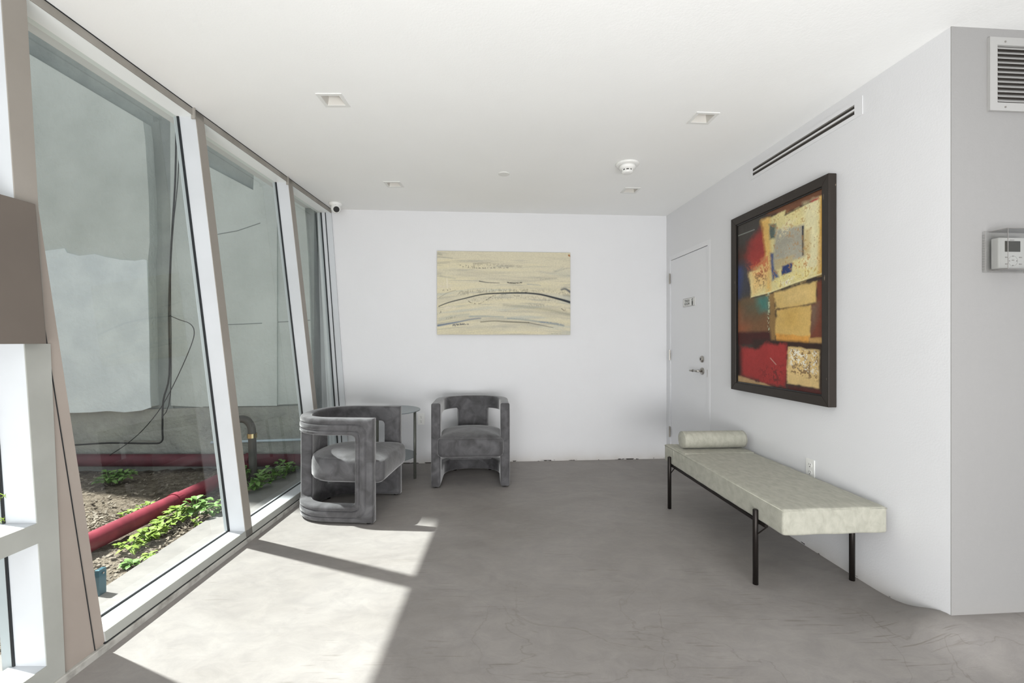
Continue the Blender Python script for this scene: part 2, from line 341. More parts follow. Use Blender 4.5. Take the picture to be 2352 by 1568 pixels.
outer = [Vector((wx(CEIL)-.0, -2.6, CEIL)), W(5, -2.6, CEIL), W(5, YB+.1, CEIL), Vector((wx(CEIL)-.0, W(-1.8, YB+.1).y, CEIL))]
edges = []
for loop in [outer]+holes:
    vs = [bm.verts.new(p) for p in loop]
    for i in range(len(vs)): edges.append(bm.edges.new((vs[i], vs[(i+1) % len(vs)])))
bmesh.ops.triangle_fill(bm, use_beauty=True, use_dissolve=False, edges=edges)
for f in bm.faces[:]:
    c = f.calc_center_median()
    for h in holes:
        hc = sum(h, Vector())/4
        if (c-hc).length < HS*.9 : bm.faces.remove(f); break
for f in bm.faces:
    if f.normal.z > 0: f.normal_flip()
me = bpy.data.meshes.new('ceiling'); bm.to_mesh(me); bm.free(); me.materials.append(M['ceiling'])
ce = bpy.data.objects.new('ceiling', me); COL.objects.link(ce); struct(ce, 'plain white painted ceiling with recessed square lights', 'ceiling')
# roof slab above so that no sun falls through the light openings
struct(MB().box(-1.8, 5.5, -2.6, 5.2, CEIL+.14, CEIL+.3).build('trim_9', M['wall_plain']), 'roof slab above the ceiling', 'slab')

def wall_obj(name, mb, label, m='wall'):
    o = mb.build(name, M[m]); o.rotation_euler[2] = TH; return struct(o, label, 'wall')
wall_obj('wall_back', MB().box(-1.56, 2.3, YB, YB+.2, -.05, CEIL), 'white far wall behind the two barrel chairs')
# left part of the back wall follows the leaning window line
mb = MB()
lx = lambda z: R(Vector((wx(z)-.14, W(-1.6, YB).y, 0))).x
mb.hexa([(lx(0)-.05, YB, 0), (-1.56, YB, 0), (-1.56, YB+.2, 0), (lx(0)-.05, YB+.2, 0)], [(lx(CEIL), YB, CEIL), (-1.56, YB, CEIL), (-1.56, YB+.2, CEIL), (lx(CEIL), YB+.2, CEIL)])
wall_obj('wall_back_corner', mb, 'narrow strip of far wall beside the last window')
# right wall with a door opening
dl_top = right_wall(1625, 563); dA = right_wall(1540, 597); dB = right_wall(1625.5, 563)
DY0, DY1, DZ = dB.y, dA.y, 2.06
DZ = (dA.z+dB.z)/2
mb = MB().box(XR, XR+.2, YO+.003, DY0, -.05, CEIL).box(XR, XR+.2, DY1, YB+.2, -.05, CEIL).box(XR, XR+.2, DY0, DY1, DZ, CEIL)
wall_obj('wall_right', mb, 'white right wall with the framed painting and bench')
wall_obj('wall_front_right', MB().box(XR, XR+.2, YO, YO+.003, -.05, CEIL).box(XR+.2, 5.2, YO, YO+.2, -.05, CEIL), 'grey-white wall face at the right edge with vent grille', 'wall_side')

# ------------------------------------------------------------------ leaning window wall
D = .13
def P(y, z, d=0.0): return Vector((wx(z)-d, y, z))
def bar(mb, ya0, yb0, ya1, yb1, z0, z1, d0=0.0, d1=D):   # upright piece: y range at z0 and at z1
    return mb.hexa([P(ya0, z0, d1), P(ya0, z0, d0), P(yb0, z0, d0), P(yb0, z0, d1)], [P(ya1, z1, d1), P(ya1, z1, d0), P(yb1, z1, d0), P(yb1, z1, d1)])
ZS, ZT = .077, 2.54
jam = lambda z: 1.845-.084*z
m1 = lambda z: 2.816-.079*z
m2 = lambda z: 3.935-.093*z
yend = lambda z: W(R(Vector((wx(z), 4.6, 0))).x, YB).y-.004
MW = .07
def upright(f, w0, w1, z0, z1, parent, inner='frame_inner', body='frame'):
    mbx = MB(); bar(mbx, f(z0)+w0, f(z0)+w1, f(z1)+w0, f(z1)+w1, z0, z1, .004, D); o = mbx.build('mullion', M[body], parent)
    mbx = MB(); bar(mbx, f(z0)+w0, f(z0)+w1, f(z1)+w0, f(z1)+w1, z0, z1, 0, .004); o2 = mbx.build('mullion_face', M[inner], parent)
    return o
def make_window(n, fl_, fr, fr_edge, label):
    w = thing('window_%d' % n, label, 'window', kind='structure')
    # sill
    mb = MB(); a0, a1 = fl_(.03), fr_edge(.03); b0, b1 = fl_(ZS), fr_edge(ZS)
    bar(mb, a0, a1, b0, b1, .03, ZS, .004, D); mb.build('sill', M['frame'], w)
    mb = MB(); bar(mb, a0, a1, b0, b1, .034, ZS-.001, 0, .004); mb.build('sill_face', M['sill_face'], w)
    mb = MB(); a0, a1 = fl_(ZT), fr_edge(ZT); b0, b1 = fl_(CEIL), fr_edge(CEIL)
    bar(mb, a0, a1, b0, b1, ZT, CEIL, .004, D+.01); mb.build('head', M['head'], w)
    mb = MB(); bar(mb, a0, a1, b0, b1, ZT-.004, CEIL-.004, 0, .004); mb.build('head_face', M['header'], w)
    # glass pane
    mb = MB(); z0, z1 = ZS-.01, ZT+.01; gd = D-.022
    bar(mb, fl_(z0)-.005, fr(z0)+.005, fl_(z1)-.005, fr(z1)+.005, z0, z1, gd, gd+.001)
    q = MB().add([P(fl_(z0)-.005, z0, gd), P(fr(z0)+.005, z0, gd), P(fr(z1)+.005, z1, gd), P(fl_(z1)-.005, z1, gd)], [(0, 1, 2, 3)])
    q.build('pane', M['glass'], w)
    # gasket around the pane
    mb = MB(); g = .006
    bar(mb, fr(ZS)-g, fr(ZS), fr(ZT)-g, fr(ZT), ZS, ZT, gd-.012, gd)
    bar(mb, fl_(ZS), fr(ZS), fl_(ZS+g), fr(ZS+g), ZS, ZS+g, gd-.008, gd)
    bar(mb, fl_(ZS), fl_(ZS)+g, fl_(ZT), fl_(ZT)+g, ZS, ZT, gd-.012, gd)
    mb.build('gasket', M['gasket'], w)
    return w
w2 = make_window(2, jam, m1, lambda z: m1(z)+MW, 'large leaning glass pane looking onto the red pipe and weeds')
upright(m1, 0, MW, .03, CEIL-.002, w2)
w3 = make_window(3, lambda z: m1(z)+MW, m2, lambda z: m2(z)+MW, 'middle leaning glass pane behind the left barrel chair')
upright(m2, 0, MW, .03, CEIL-.002, w3)
w4 = make_window(4, lambda z: m2(z)+MW, lambda z: yend(z)-.012, yend, 'narrow farthest leaning glass pane beside the far wall')
mb = MB(); bar(mb, yend(.03)-.012, yend(.03), yend(CEIL)-.012, yend(CEIL), .03, CEIL-.002, 0, D); mb.build('jamb', M['frame'], w4)
mb = MB(); bar(mb, yend(.08)-.018, yend(.08)-.012, yend(ZT)-.018, yend(ZT)-.012, .08, ZT, .055, .062); mb.build('glazing_bead', M['gasket'], w4)

# near bay at the left edge of the view
w1 = thing('window_1', 'nearest window bay at the left edge with wide bright frame', 'window', kind='structure')
PY0, PY1 = 1.612, 1.672
mb = MB(); bar(mb, PY0, PY1, PY0+.004, PY1+.03, 0, CEIL, .004, D+.03); mb.build('post', M['frame'], w1)
mb = MB(); bar(mb, PY0, PY1, PY0, PY1+.03, 0, 1.24, 0, .004); mb.build('post_face', M['sill_face'], w1)
mb = MB(); bar(mb, PY0, PY1+.015, PY0+.004, PY1+.03, 1.24, CEIL, 0, .004); mb.build('post_face', M['frame_inner'], w1)
for z0, z1, mm in ((.03, .10, 'sill_face'), (.534, .605, 'sill_face'), (2.50, CEIL, 'frame_inner')):
    mb = MB(); bar(mb, -1.4, PY0, -1.4, PY0, z0, z1-.001, .004, D); mb.build('rail', M['frame'], w1)
    mb = MB(); bar(mb, -1.4, PY0, -1.4, PY0, z0, z1-.001, 0, .004); mb.build('rail_face', M[mm], w1)
q = MB().add([P(-1.4, .1, .115), P(PY0, .1, .115), P(PY0, 2.5, .115), P(-1.4, 2.5, .115)], [(0, 1, 2, 3)]); q.build('pane', M['glass'], w1)
mb = MB(); bar(mb, PY0-.005, PY0, PY0-.005, PY0, .1, .534, .112, .120); bar(mb, PY0-.005, PY0, PY0-.005, PY0, .605, 2.5, .112, .120); mb.build('gasket', M['gasket'], w1)
mb = MB(); bar(mb, -1.46, -1.4, -1.46, -1.4, 0, CEIL, 0, D); mb.build('post', M['frame'], w1)
# wedge filler between upright post and leaning jamb
zx = 2.05
mb = MB()
mb.hexa([P(PY1, 0, D), P(PY1, 0, .006), P(jam(0), 0, .006), P(jam(0), 0, D)], [P(PY1+.001, CEIL-.002, D), P(PY1+.001, CEIL-.002, .006), P(jam(CEIL)+.06, CEIL-.002, .006), P(jam(CEIL)+.06, CEIL-.002, D)])
mb = MB()
bar(mb, PY1, jam(.008), 1.690, jam(1.75), .008, 1.75, .006, D)
bar(mb, 1.65, jam(1.75), 1.62, jam(CEIL), 1.75, CEIL-.003, .006, D)
struct(mb.build('trim_1', M['filler']), 'peach-grey wedge shaped column cladding left of the big pane', 'column cladding')
mb = MB(); bar(mb, 1.797, 1.800, 1.797-.084*1.3, 1.800-.084*1.3, .012, 1.3, .004, .0062); mb.build('trim_seam', M['gasket'], bpy.data.objects['trim_1'])
# curb and dark header line
mb = MB(); mb.box(-1.76, -1.634, -1.4, 4.55, -.02, .028)
struct(mb.build('baseboard_left', M['curb'], bevel=.004), 'scuffed white curb under the windows', 'curb')
mb = MB(); mb.box(-1.70, -1.6405, jam(0)-.01, 4.56, .028, .0335)
struct(mb.build('trim_2', M['gasket']), 'black joint between window sill and curb', 'joint')
mb = MB(); mb.box(wx(CEIL)-.002, wx(CEIL)+.003, 1.0, 4.58, CEIL-.003, CEIL+.001)
struct(mb.build('trim_3', M['gasket']), 'thin dark line where ceiling meets window head', 'joint')
mb = MB()
for f in (jam, m1):
    y = f(ZT)+.0
for y in (2.60, 3.69):
    mb.box(wx(2.52)-.01, wx(2.52)+.010, y-.012, y-.004, 2.515, CEIL-.001)
struct(mb.build('trim_4', M['header']), 'small head brackets at the tops of the mullions', 'bracket')
# wall above the window outside
mb = MB(); mb.box(-2.072, wx(CEIL)-.0, -1.5, 4.55, CEIL, CEIL+.14); struct(mb.build('trim_5', M['wall_plain']), 'outside roof edge above the windows', 'roof edge')

# dark panel on the near bay
a = [(-.2, 1.645), ]
mb = MB(); mb.hexa([(wx(1.24)+.006, .3, 1.24), (wx(1.24)+.030, .3, 1.24), (wx(1.24)+.030, 1.660, 1.24), (wx(1.24)+.006, 1.660, 1.24)],
                   [(wx(1.75)+.006, .3, 1.748), (wx(1.75)+.030, .3, 1.748), (wx(1.75)+.030, 1.655, 1.748), (wx(1.75)+.006, 1.655, 1.748)])
tag(mb.build('wall_panel', M['panel'], bevel=.003), 'dark taupe blank panel mounted across the window frame at the left edge', 'panel')

# ------------------------------------------------------------------ exterior
YE = 4.56
def ext(u, v, off=0.0): return at_y(u, v, YE-off)
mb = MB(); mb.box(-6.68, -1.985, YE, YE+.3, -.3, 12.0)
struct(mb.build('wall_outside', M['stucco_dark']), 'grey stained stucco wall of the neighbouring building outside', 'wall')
def wall_patch(name, pix, d0, d1, m, label, cat='wall'):
    pts = [(ext(u, v).x, ext(u, v).z) for u, v in pix]
    o = MB().prism(pts, lambda p: (p[0], YE-d0, p[1]), lambda p: (p[0], YE-d1, p[1])).build(name, M[m])
    return struct(o, label, cat)
def jag(x0, y0, x1, y1, n, a):
    return [(x0+(x1-x0)*i/n, y0+(y1-y0)*i/n+random.uniform(-a, a)) for i in range(n+1)]
# big plaster slab seen through the first pane
top = [(-260, -70), (347, 290)]
right = [(352, 330), (360, 460), (362, 560), (358, 600), (362, 760), (364, 900), (366, 930)]
bot = jag(345, 938, -260, 952, 16, 3)
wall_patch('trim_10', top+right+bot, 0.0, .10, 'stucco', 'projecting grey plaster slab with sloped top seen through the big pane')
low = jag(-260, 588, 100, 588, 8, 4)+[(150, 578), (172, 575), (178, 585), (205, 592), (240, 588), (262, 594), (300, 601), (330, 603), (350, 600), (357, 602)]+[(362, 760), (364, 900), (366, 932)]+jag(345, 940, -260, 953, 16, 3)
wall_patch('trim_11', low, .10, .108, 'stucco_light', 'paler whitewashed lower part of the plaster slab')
wall_patch('trim_12', [(372, 250), (395, 250), (400, 940), (376, 935)], 0, .012, 'stucco_dark', 'recess with painted-in shade beside the plaster slab')  # flat strip, side-face shade put into the dark stucco colour
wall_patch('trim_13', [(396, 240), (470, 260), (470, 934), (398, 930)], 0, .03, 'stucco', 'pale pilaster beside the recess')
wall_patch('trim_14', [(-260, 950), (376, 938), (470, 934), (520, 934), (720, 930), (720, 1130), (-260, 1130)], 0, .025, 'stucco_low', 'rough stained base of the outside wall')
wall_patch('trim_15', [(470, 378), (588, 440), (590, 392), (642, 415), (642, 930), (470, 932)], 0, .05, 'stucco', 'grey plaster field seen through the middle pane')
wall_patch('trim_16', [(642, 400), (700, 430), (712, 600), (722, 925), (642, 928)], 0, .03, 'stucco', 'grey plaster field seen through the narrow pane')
mb = MB()
def wline(pix, r, off): return mb.tube([at_y(u, v, YE-off) for u, v in pix], r, 6)
wline([(500, 746), (560, 744), (602, 742)], .004, .05); wline([(500, 538), (545, 530), (598, 512)], .004, .05); wline([(616, 741), (712, 735)], .004, .03)
struct(mb.build('trim_17', M['seam']), 'dark seams across the outside stucco wall', 'seam')

# ground
mb = MB(); gx = [-13+i*.5 for i in range(14)]+[-6+i*.045 for i in range(1, 93)]; gy = [-4+i*.4 for i in range(12)]+[.8+i*.045 for i in range(1, 86)]
gx = [x for x in gx if x < -1.80]
for i, x in enumerate(gx):
    for j, y in enumerate(gy):
        h = -.035+.02*math.sin(x*3.1+y)*math.cos(y*2.7)+random.uniform(-.009, .009) if x < -2.1 else -.03+random.uniform(-.003, .003)
        mb.v.append((x, y, h))
for i in range(len(gx)-1):
    for j in range(len(gy)-1):
        a = i*len(gy)+j; mb.f.append((a, a+len(gy), a+len(gy)+1, a+1))
struct(mb.build('ground', M['dirt'], smooth=True), 'dry dirt ground outside the windows', 'ground')
pts = [(-1.78, -1.4)]+[(-1.78, 4.5)]+[((-2.04 if 4.5-i*.15 < 2.5 else -1.955)+random.uniform(-.012, .012), 4.5-i*.15) for i in range(40)]
o = MB().prism(pts, lambda p: (p[0], p[1], -.05), lambda p: (p[0], p[1], -.004)).build('trim_6', M['slab']); struct(o, 'blue-grey concrete strip along the outside of the glass', 'paving')
# wood chips and pebbles
mb = MB()
for i in range(4200):
    x = random.uniform(-4.6, -1.98); y = random.uniform(1.5, 4.4)
    if i > 1500: x = random.uniform(-3.3, -1.97); y = random.uniform(1.7, 3.4)
    if abs(x+2.53) < .09: continue
    s_ = random.uniform(.005, .016); a = random.uniform(0, 3.1); c, s = math.cos(a), math.sin(a); w = s_*random.uniform(.25, .6); z = -.03+random.uniform(0, .012)
    tz = random.uniform(-.3, .5)*s_
    b = [Vector((x+c*s_*p-s*w*q, y+s*s_*p+c*w*q, z+tz*p)) for p, q in ((-1, -1), (1, -1), (1, 1), (-1, 1))]
    t = [p+Vector((random.uniform(-.002, .002), 0, random.uniform(.003, .010))) for p in b]
    mb.hexa(b, t)
tag(mb.build('mulch', M['chips']), 'loose wood chips and pebbles scattered over the dirt outside', 'mulch', kind='stuff')

# red pipes
px = -2.53
pp = [Vector((px, y, .045)) for y in (.4, 1.2, 2.0, 2.8, 3.6, 4.30)]
t = thing('red_pipe', 'thick red painted pipe running over the dirt toward the outside wall', 'pipe', (px, 2.8, 0))
MB().tube([p-Vector((px, 2.8, 0)) for p in pp], .058, 20).build('pipe', M['red_pipe'], t, smooth=True)
for y in (3.42, ): MB().tube([(0, y-.025-2.8, .045), (0, y+.025-2.8, .045)], .066, 20).build('coupling', M['red_pipe'], t, smooth=False)
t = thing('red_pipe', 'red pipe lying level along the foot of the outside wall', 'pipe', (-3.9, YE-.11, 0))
MB().tube([(-2.2, 0, .085), (1.9, 0, .085)], .06, 20).build('pipe', M['red_pipe_shaded'], t, smooth=True)
for x in (1.3,): MB().tube([(x, 0, .085), (x+.05, 0, .085)], .07, 20).build('coupling', M['red_pipe_shaded'], t)

# weeds
def leaf(mb, base, ang, el, L, w, bend):
    ca, sa = math.cos(ang), math.sin(ang); n = 5; rows = []
    prof = [0, .75, 1.0, .7, 0.02]
    for i in range(n):
        s = i/(n-1); r = L*s; zz = r*math.sin(el)-bend*s*s*L; rr = r*math.cos(el)
        c = Vector(base)+Vector((ca*rr, sa*rr, zz)); ww = w*prof[i]/2
        rows.append((c+Vector((-sa*ww, ca*ww, .2*ww)), c, c+Vector((sa*ww, -ca*ww, .2*ww))))
    vs = [p for rw in rows for p in rw]; fs = []
    for i in range(n-1):
        a = i*3; fs += [(a, a+1, a+4, a+3), (a+1, a+2, a+5, a+4)]
    mb.add(vs, fs)
def weed(loc, label, m, n=16, h=.14, L=.05, group=None):
    t = thing('weed', label, 'weed', loc, random.uniform(0, 6), group)
    st = MB(); lv = MB()
    for k in range(n):
        a = random.uniform(0, 6.28); rr = random.uniform(.01, h*.8); hh = h*random.uniform(.25, 1)
        tip = Vector((math.cos(a)*rr, math.sin(a)*rr, hh)); st.tube([(0, 0, 0), tip*.5+Vector((0, 0, .01)), tip], .0018, 5)
        for q in range(3):
            leaf(lv, tip, a+random.uniform(-1.6, 1.6), random.uniform(-.2, .8), L*random.uniform(.7, 1.25), L*random.uniform(.55, .75), .35)
    st.build('stems', M['leaf2'], t); lv.build('leaves', M[m], t, smooth=True, recalc=False); return t
wd = [((300, 1268), 'leaf', 20, .06, .045), ((338, 1245), 'leaf', 22, .07, .048), ((375, 1222), 'leaf', 22, .08, .05), ((412, 1196), 'leaf', 20, .09, .055),
      ((452, 1186), 'leaf2', 18, .12, .06), ((488, 1184), 'leaf2', 16, .12, .06), ((300, 1196), 'leaf', 10, .06, .04), ((330, 1180), 'leaf', 12, .07, .045),
      ((300, 1300), 'leaf2', 12, .02, .045), ((345, 1280), 'leaf', 8, .02, .04), ((455, 1205), 'leaf', 4, .04, .03), ((275, 1212), 'leaf', 6, .04, .035)]
names = ['leafy green weed nearest the big pane beside the red pipe', 'leafy weed right of the red pipe, second from the nearest', 'bushy weed in front of the red pipe below its lit end', 'tall leafy weed where the red pipe enters the shade',
         'pale green weed near the foot of the first mullion', 'weed half behind the first mullion', 'small weed behind the red pipe, nearer one', 'small yellow-green weed behind the red pipe, farther one',
         'flat low weed on the dirt near the concrete strip', 'low yellow-green sprout beside the flat weed', 'tiny sprout alone on the dirt before the first mullion', 'tiny sprout behind the near end of the red pipe']
for (p, m_, n_, h_, L_), nm in zip(wd, names):
    g = at_z(p[0], p[1], -.02)
    if g.x > -2.13: g.x = -2.13
    if abs(g.x-px) < .11: g.x = px+.12 if p[1] > 1200 else px-.12
    weed(g, nm, m_, n_, h_, L_)
shade = [((585, 1130), .13), ((632, 1108), .13), ((662, 1092), .13), ((566, 1100), .13), ((250, 1110), .10), ((280, 1105), .10)]
snm = ['dark green weed in the shade behind the middle pane, nearest the glass', 'shaded weed in the centre of the middle pane', 'shaded weed farthest right behind the middle pane', 'shaded weed close to the first mullion behind the middle pane', 'grass tuft in the shade left of the big pane centre', 'grass tuft in the shade under the wall pipe']
for (p, h_), nm in zip(shade, snm):
    g = at_z(p[0], p[1], -.02)
    if g.x > -2.15: g.x = -2.15
    weed(g, nm, 'leaf2', 22, h_, .055)

# cables
def on_wall(pix, off=.13): return [at_y(u, v, YE-off) for u, v in pix]
def smooth_pts(p, k=4):
    out = []
    for i in range(len(p)-1):
        p0 = p[max(i-1, 0)]; p1 = p[i]; p2 = p[i+1]; p3 = p[min(i+2, len(p)-1)]
        for j in range(k):
            t = j/k; out.append(.5*((2*p1)+(p2-p0)*t+(2*p0-5*p1+4*p2-p3)*t*t+(3*p1-3*p2+p3-p0)*t**3))
    out.append(p[-1]); return out
tag(MB().tube(smooth_pts(on_wall([(405, 235), (403, 400), (396, 520), (390, 640), (388, 730), (389, 860), (375, 920), (373, 985), (371, 1014), (340, 1018), (250, 1017), (160, 1022), (60, 1022)])), .008, 6).build('cable', M['cable'], smooth=True), 'thick black cable running down the recess and along the outside wall', 'cable')
tag(MB().tube(smooth_pts(on_wall([(414, 300), (408, 420), (398, 520), (392, 640), (392, 900), (371, 960)])), .004, 6).build('cable', M['cable'], smooth=True), 'thin second cable hanging beside the thick one outside', 'cable')
tag(MB().tube(smooth_pts(on_wall([(388, 724), (412, 734), (436, 743), (446, 760), (440, 790), (410, 860), (372, 932), (330, 985), (290, 1020), (252, 1045)], .14)), .004, 6).build('cable', M['cable'], smooth=True), 'loose thin wire looping diagonally across the outside wall', 'cable')
tag(MB().tube(on_wall([(485, 1016), (700, 1009)], .033), .013, 8).build('conduit', M['pale_pipe'], smooth=True), 'pale conduit running level behind the middle pane', 'conduit')
# dark curved tube modelled after the shape behind the middle pane
t = thing('curved_tube', 'dark curved tube with a brass collar outside the middle pane', 'pipe', at_y(582, 1090, 4.2)*1.0)
b0 = t.location.copy(); t.location.z = -.02
pp = [at_y(u, v, 4.2)-t.location for u, v in [(582, 1075), (580, 1040), (579, 1000), (577, 980), (568, 966), (555, 962), (543, 965), (538, 975), (538, 985)]]
pp[0].z = 0
MB().tube(smooth_pts(pp), .034, 14).build('pipe', M['curved_tube'], t, smooth=True)
c = at_y(579, 1000, 4.2)-t.location
MB().tube([c+Vector((0, 0, -.02)), c+Vector((0, 0, .02))], .041, 16).build('collar', M['brass'], t, smooth=False)
# small teal bracket post by the glass
t = thing('bracket_post', 'small teal steel bracket post just outside the big pane', 'post', (-2.035, 2.25, -.03))
MB().box(-.012, .012, -.02, .02, 0, .155).build('post', M['teal'], t, bevel=.002); MB().tube([(.012, 0, .135), (.016, 0, .135)], .005, 8).build('bolt', M['steel'], t)

# ------------------------------------------------------------------ barrel chairs
HW, RY, STR = .295, .285, -.01
YF = -.31
def path_len_pts():
    pts = [Vector((HW, YF)), Vector((HW, STR))]
    n = 48
    for i in range(1, n):
        a = math.pi*i/n
        e = 2.35
        ca, sa = math.cos(a), math.sin(a)
        pts.append(Vector((HW*math.copysign(abs(ca)**(2/e), ca), STR+RY*abs(sa)**(2/e))))
    pts += [Vector((-HW, STR)), Vector((-HW, YF))]
    return pts
PTS = path_len_pts(); CUM = [0]
for i in range(1, len(PTS)): CUM.append(CUM[-1]+(PTS[i]-PTS[i-1]).length)
LT = CUM[-1]
def path(s):
    s = min(max(s, 0), LT)
    for i in range(1, len(PTS)):
        if s <= CUM[i] or i == len(PTS)-1:
            t = (s-CUM[i-1])/(CUM[i]-CUM[i-1]); p = PTS[i-1].lerp(PTS[i], t); return p
def path_n(s):
    a, b = path(s-.012), path(s+.012); d = (b-a).normalized(); return Vector((d.y, -d.x))
HT = .72; OZ0, OZ1 = .125, .605; O1 = .125; PAN = .145
OA = (O1, LT/2-PAN); OB = (LT/2+PAN, LT-O1)
def box_d(s, z, a):
    dx = max(a[0]-s, s-a[1], 0); dz = max(OZ0-z, z-OZ1, 0); return math.hypot(dx, dz)
offs = [-.032, -.024, -.016, -.009, -.004, 0, .003, .007, .013, .020, .028, .031, .034, .037, .040, .048, .060, .070, .074, .077, .080, .084, .092]
def lines(lo, hi, marks, step):
    L = set([round(lo, 4), round(hi, 4)])
    for m_, sg in marks:
        for o_ in offs:
            x = m_+sg*o_
            if lo <= x <= hi: L.add(round(x, 4))
    x = lo
    while x < hi:
        if all(abs(x-y) > step*.45 for y in L): L.add(round(x, 4))
        x += step
    return sorted(L)
sl = lines(0, LT, [(0, 1), (LT, -1), (OA[0], -1), (OA[1], 1), (OB[0], -1), (OB[1], 1)], .02)
zl = lines(.012, HT, [(.012, 1), (HT, -1), (OZ0, -1), (OZ1, 1)], .03)
def corner_shift(s, z):
    best = None
    for a in (OA, OB):
        qs = min(max(s, a[0]), a[1]); qz = min(max(z, OZ0), OZ1); d = math.hypot(s-qs, z-qz)
        if d < 1e-6:      # inside or on the edge: only the edge matters
            if not (abs(s-a[0]) < 1e-5 or abs(s-a[1]) < 1e-5 or abs(z-OZ0) < 1e-5 or abs(z-OZ1) < 1e-5): continue
        if d > .08: continue
        r = .032
        for cs, sg in ((a[0], 1), (a[1], -1)):
            for cz, zg in ((OZ0, 1), (OZ1, -1)):
                ts = (qs-cs)*sg; tz = (qz-cz)*zg
                if ts > r or tz > r: continue
                if tz < 1e-6: ph = (1-ts/r)*math.pi/4; x = r-r*math.sin(ph); y = r-r*math.cos(ph)
                else: ph = (1-tz/r)*math.pi/4; y = r-r*math.sin(ph); x = r-r*math.cos(ph)
                f = math.exp(-d/.03)
                best = ((x-ts)*sg*f, (y-tz)*zg*f)
    return best or (0, 0)
def shell():
    mb = MB(); ids = {}
    nrm = [path_n(s) for s in sl]; pos = [path(s) for s in sl]
    for i, s in enumerate(sl):
        for j, z in enumerate(zl):
            d = min(box_d(s, z, OA), box_d(s, z, OB))
            e = min(d, s, LT-s, HT-z, z-.012)
            r = .022; k = math.sqrt(max(0, 1-(1-min(e, r)/r)**2)); t = .026+.014*k
            g = 0
            for gc in (.034, .077): g -= .009*math.exp(-((d-gc)/.0035)**2)
            for ga, gb in ((0, .034), (.034, .077)):
                if ga < d < gb: g += .004*math.sin(math.pi*(d-ga)/(gb-ga))
            if abs(s-LT/2) < PAN-.0: g = 0
            ds, dz = corner_shift(s, z)
            pp_, nn_ = (pos[i], nrm[i]) if ds == 0 else (path(s+ds), path_n(s+ds))
            for sd, o_ in ((0, t+g), (1, -t)):
                ids[i, j, sd] = len(mb.v); mb.v.append((pp_.x+nn_.x*o_, pp_.y+nn_.y*o_, z+dz))
    def solid(i, j):
        if i < 0 or j < 0 or i >= len(sl)-1 or j >= len(zl)-1: return False
        s = (sl[i]+sl[i+1])/2; z = (zl[j]+zl[j+1])/2
        return not (OZ0 < z < OZ1 and (OA[0] < s < OA[1] or OB[0] < s < OB[1]))
    for i in range(len(sl)-1):
        for j in range(len(zl)-1):
            if not solid(i, j): continue
            q = [(i, j), (i+1, j), (i+1, j+1), (i, j+1)]
            mb.f.append(tuple(ids[a, b, 0] for a, b in q)); mb.f.append(tuple(ids[a, b, 1] for a, b in reversed(q)))
            for (di, dj, e0, e1) in ((-1, 0, (i, j), (i, j+1)), (1, 0, (i+1, j), (i+1, j+1)), (0, -1, (i, j), (i+1, j)), (0, 1, (i, j+1), (i+1, j+1))):
                if not solid(i+di, j+dj):
                    mb.f.append((ids[e0+(0,)], ids[e1+(0,)], ids[e1+(1,)], ids[e0+(1,)]))
    return mb
def cushion():
    n = 72; out = []
    def rad(t, ins):   # plan outline as closed loop
        a = 2*math.pi*t
        return None
    base = []
    # outline: front edge straight with rounded corners, sides, elliptical back
    hw = .282; yf = -.365; yb = .235; st = 0.0
    base += [Vector((x, yf)) for x in np.linspace(-hw+.05, hw-.05, 12)]
    base += [Vector((hw-.05+.05*math.sin(a), yf+.05-.05*math.cos(a))) for a in np.linspace(.2, math.pi/2, 6)]
    base += [Vector((hw, y)) for y in np.linspace(yf+.08, st, 8)]
    e = 2.3
    for a in np.linspace(.08, math.pi-.08, 34):
        ca, sa = math.cos(a), math.sin(a); base.append(Vector((hw*math.copysign(abs(ca)**(2/e), ca), st+(yb-st)*abs(sa)**(2/e))))
    base += [Vector((-hw, y)) for y in np.linspace(st, yf+.08, 8)]
    base += [Vector((-hw+.05-.05*math.sin(a), yf+.05-.05*math.cos(a))) for a in np.linspace(math.pi/2, .2, 6)]
    n = len(base); c = Vector((0, -.06))
    prof = [(.30, .262), (.10, .262), (.035, .266), (.012, .280), (.002, .300), (0, .345), (.002, .392), (.008, .412), (.020, .424), (.024, .4235), (.045, .434), (.10, .446), (.17, .455), (.24, .459)]
    mb = MB()
    for ins, z in prof:
        for p in base:
            d = (p-c); L = d.length; k = max(L-ins, .02)/L if ins < .29 else .06
            q = c+d*k
            zz = z
            mb.v.append((q.x, q.y, zz+(.010*(q.y+.36)/.6 if z > .4 else 0)))
    for i in range(len(prof)-1):
        for k in range(n):
            a = i*n+k; b = i*n+(k+1) % n; mb.f.append((a, b, b+n, a+n))
    mb.f.append(tuple(reversed(range(n)))); mb.f.append(tuple(range((len(prof)-1)*n, len(prof)*n)))
    return mb
def make_chair(loc, rotz, label):
    t = thing('barrel_chair', label, 'armchair', loc, rotz, 'grey velvet barrel chairs by the far wall')
    shell().build('frame', M['velvet'], t, smooth=True)
    cushion().build('seat_cushion', M['velvet'], t, smooth=True)
    return t
ch1 = make_chair((-.37, 4.185, 0), math.radians(3.0), 'grey velvet barrel chair facing the camera in front of the far wall')
# underside feet
for k, (x, y) in enumerate(((HW, YF+.04), (-HW, YF+.04), (.17, .235), (-.17, .235))):
    MB().lathe([(.016, 0), (.018, .014)], 14, c=(x, y, 0)).build('foot', M['black'], ch1)
sup = MB().box(-.18, .18, -.30, .05, .24, .263); sup.build('seat_base', M['velvet'], ch1, bevel=.01)
ch2 = copy_tree(ch1); ch2.location = (-1.235, 3.435, 0); ch2.rotation_euler[2] = math.radians(86.5)
ch2['label'] = 'grey velvet barrel chair beside the window, turned sideways and partly sunlit'

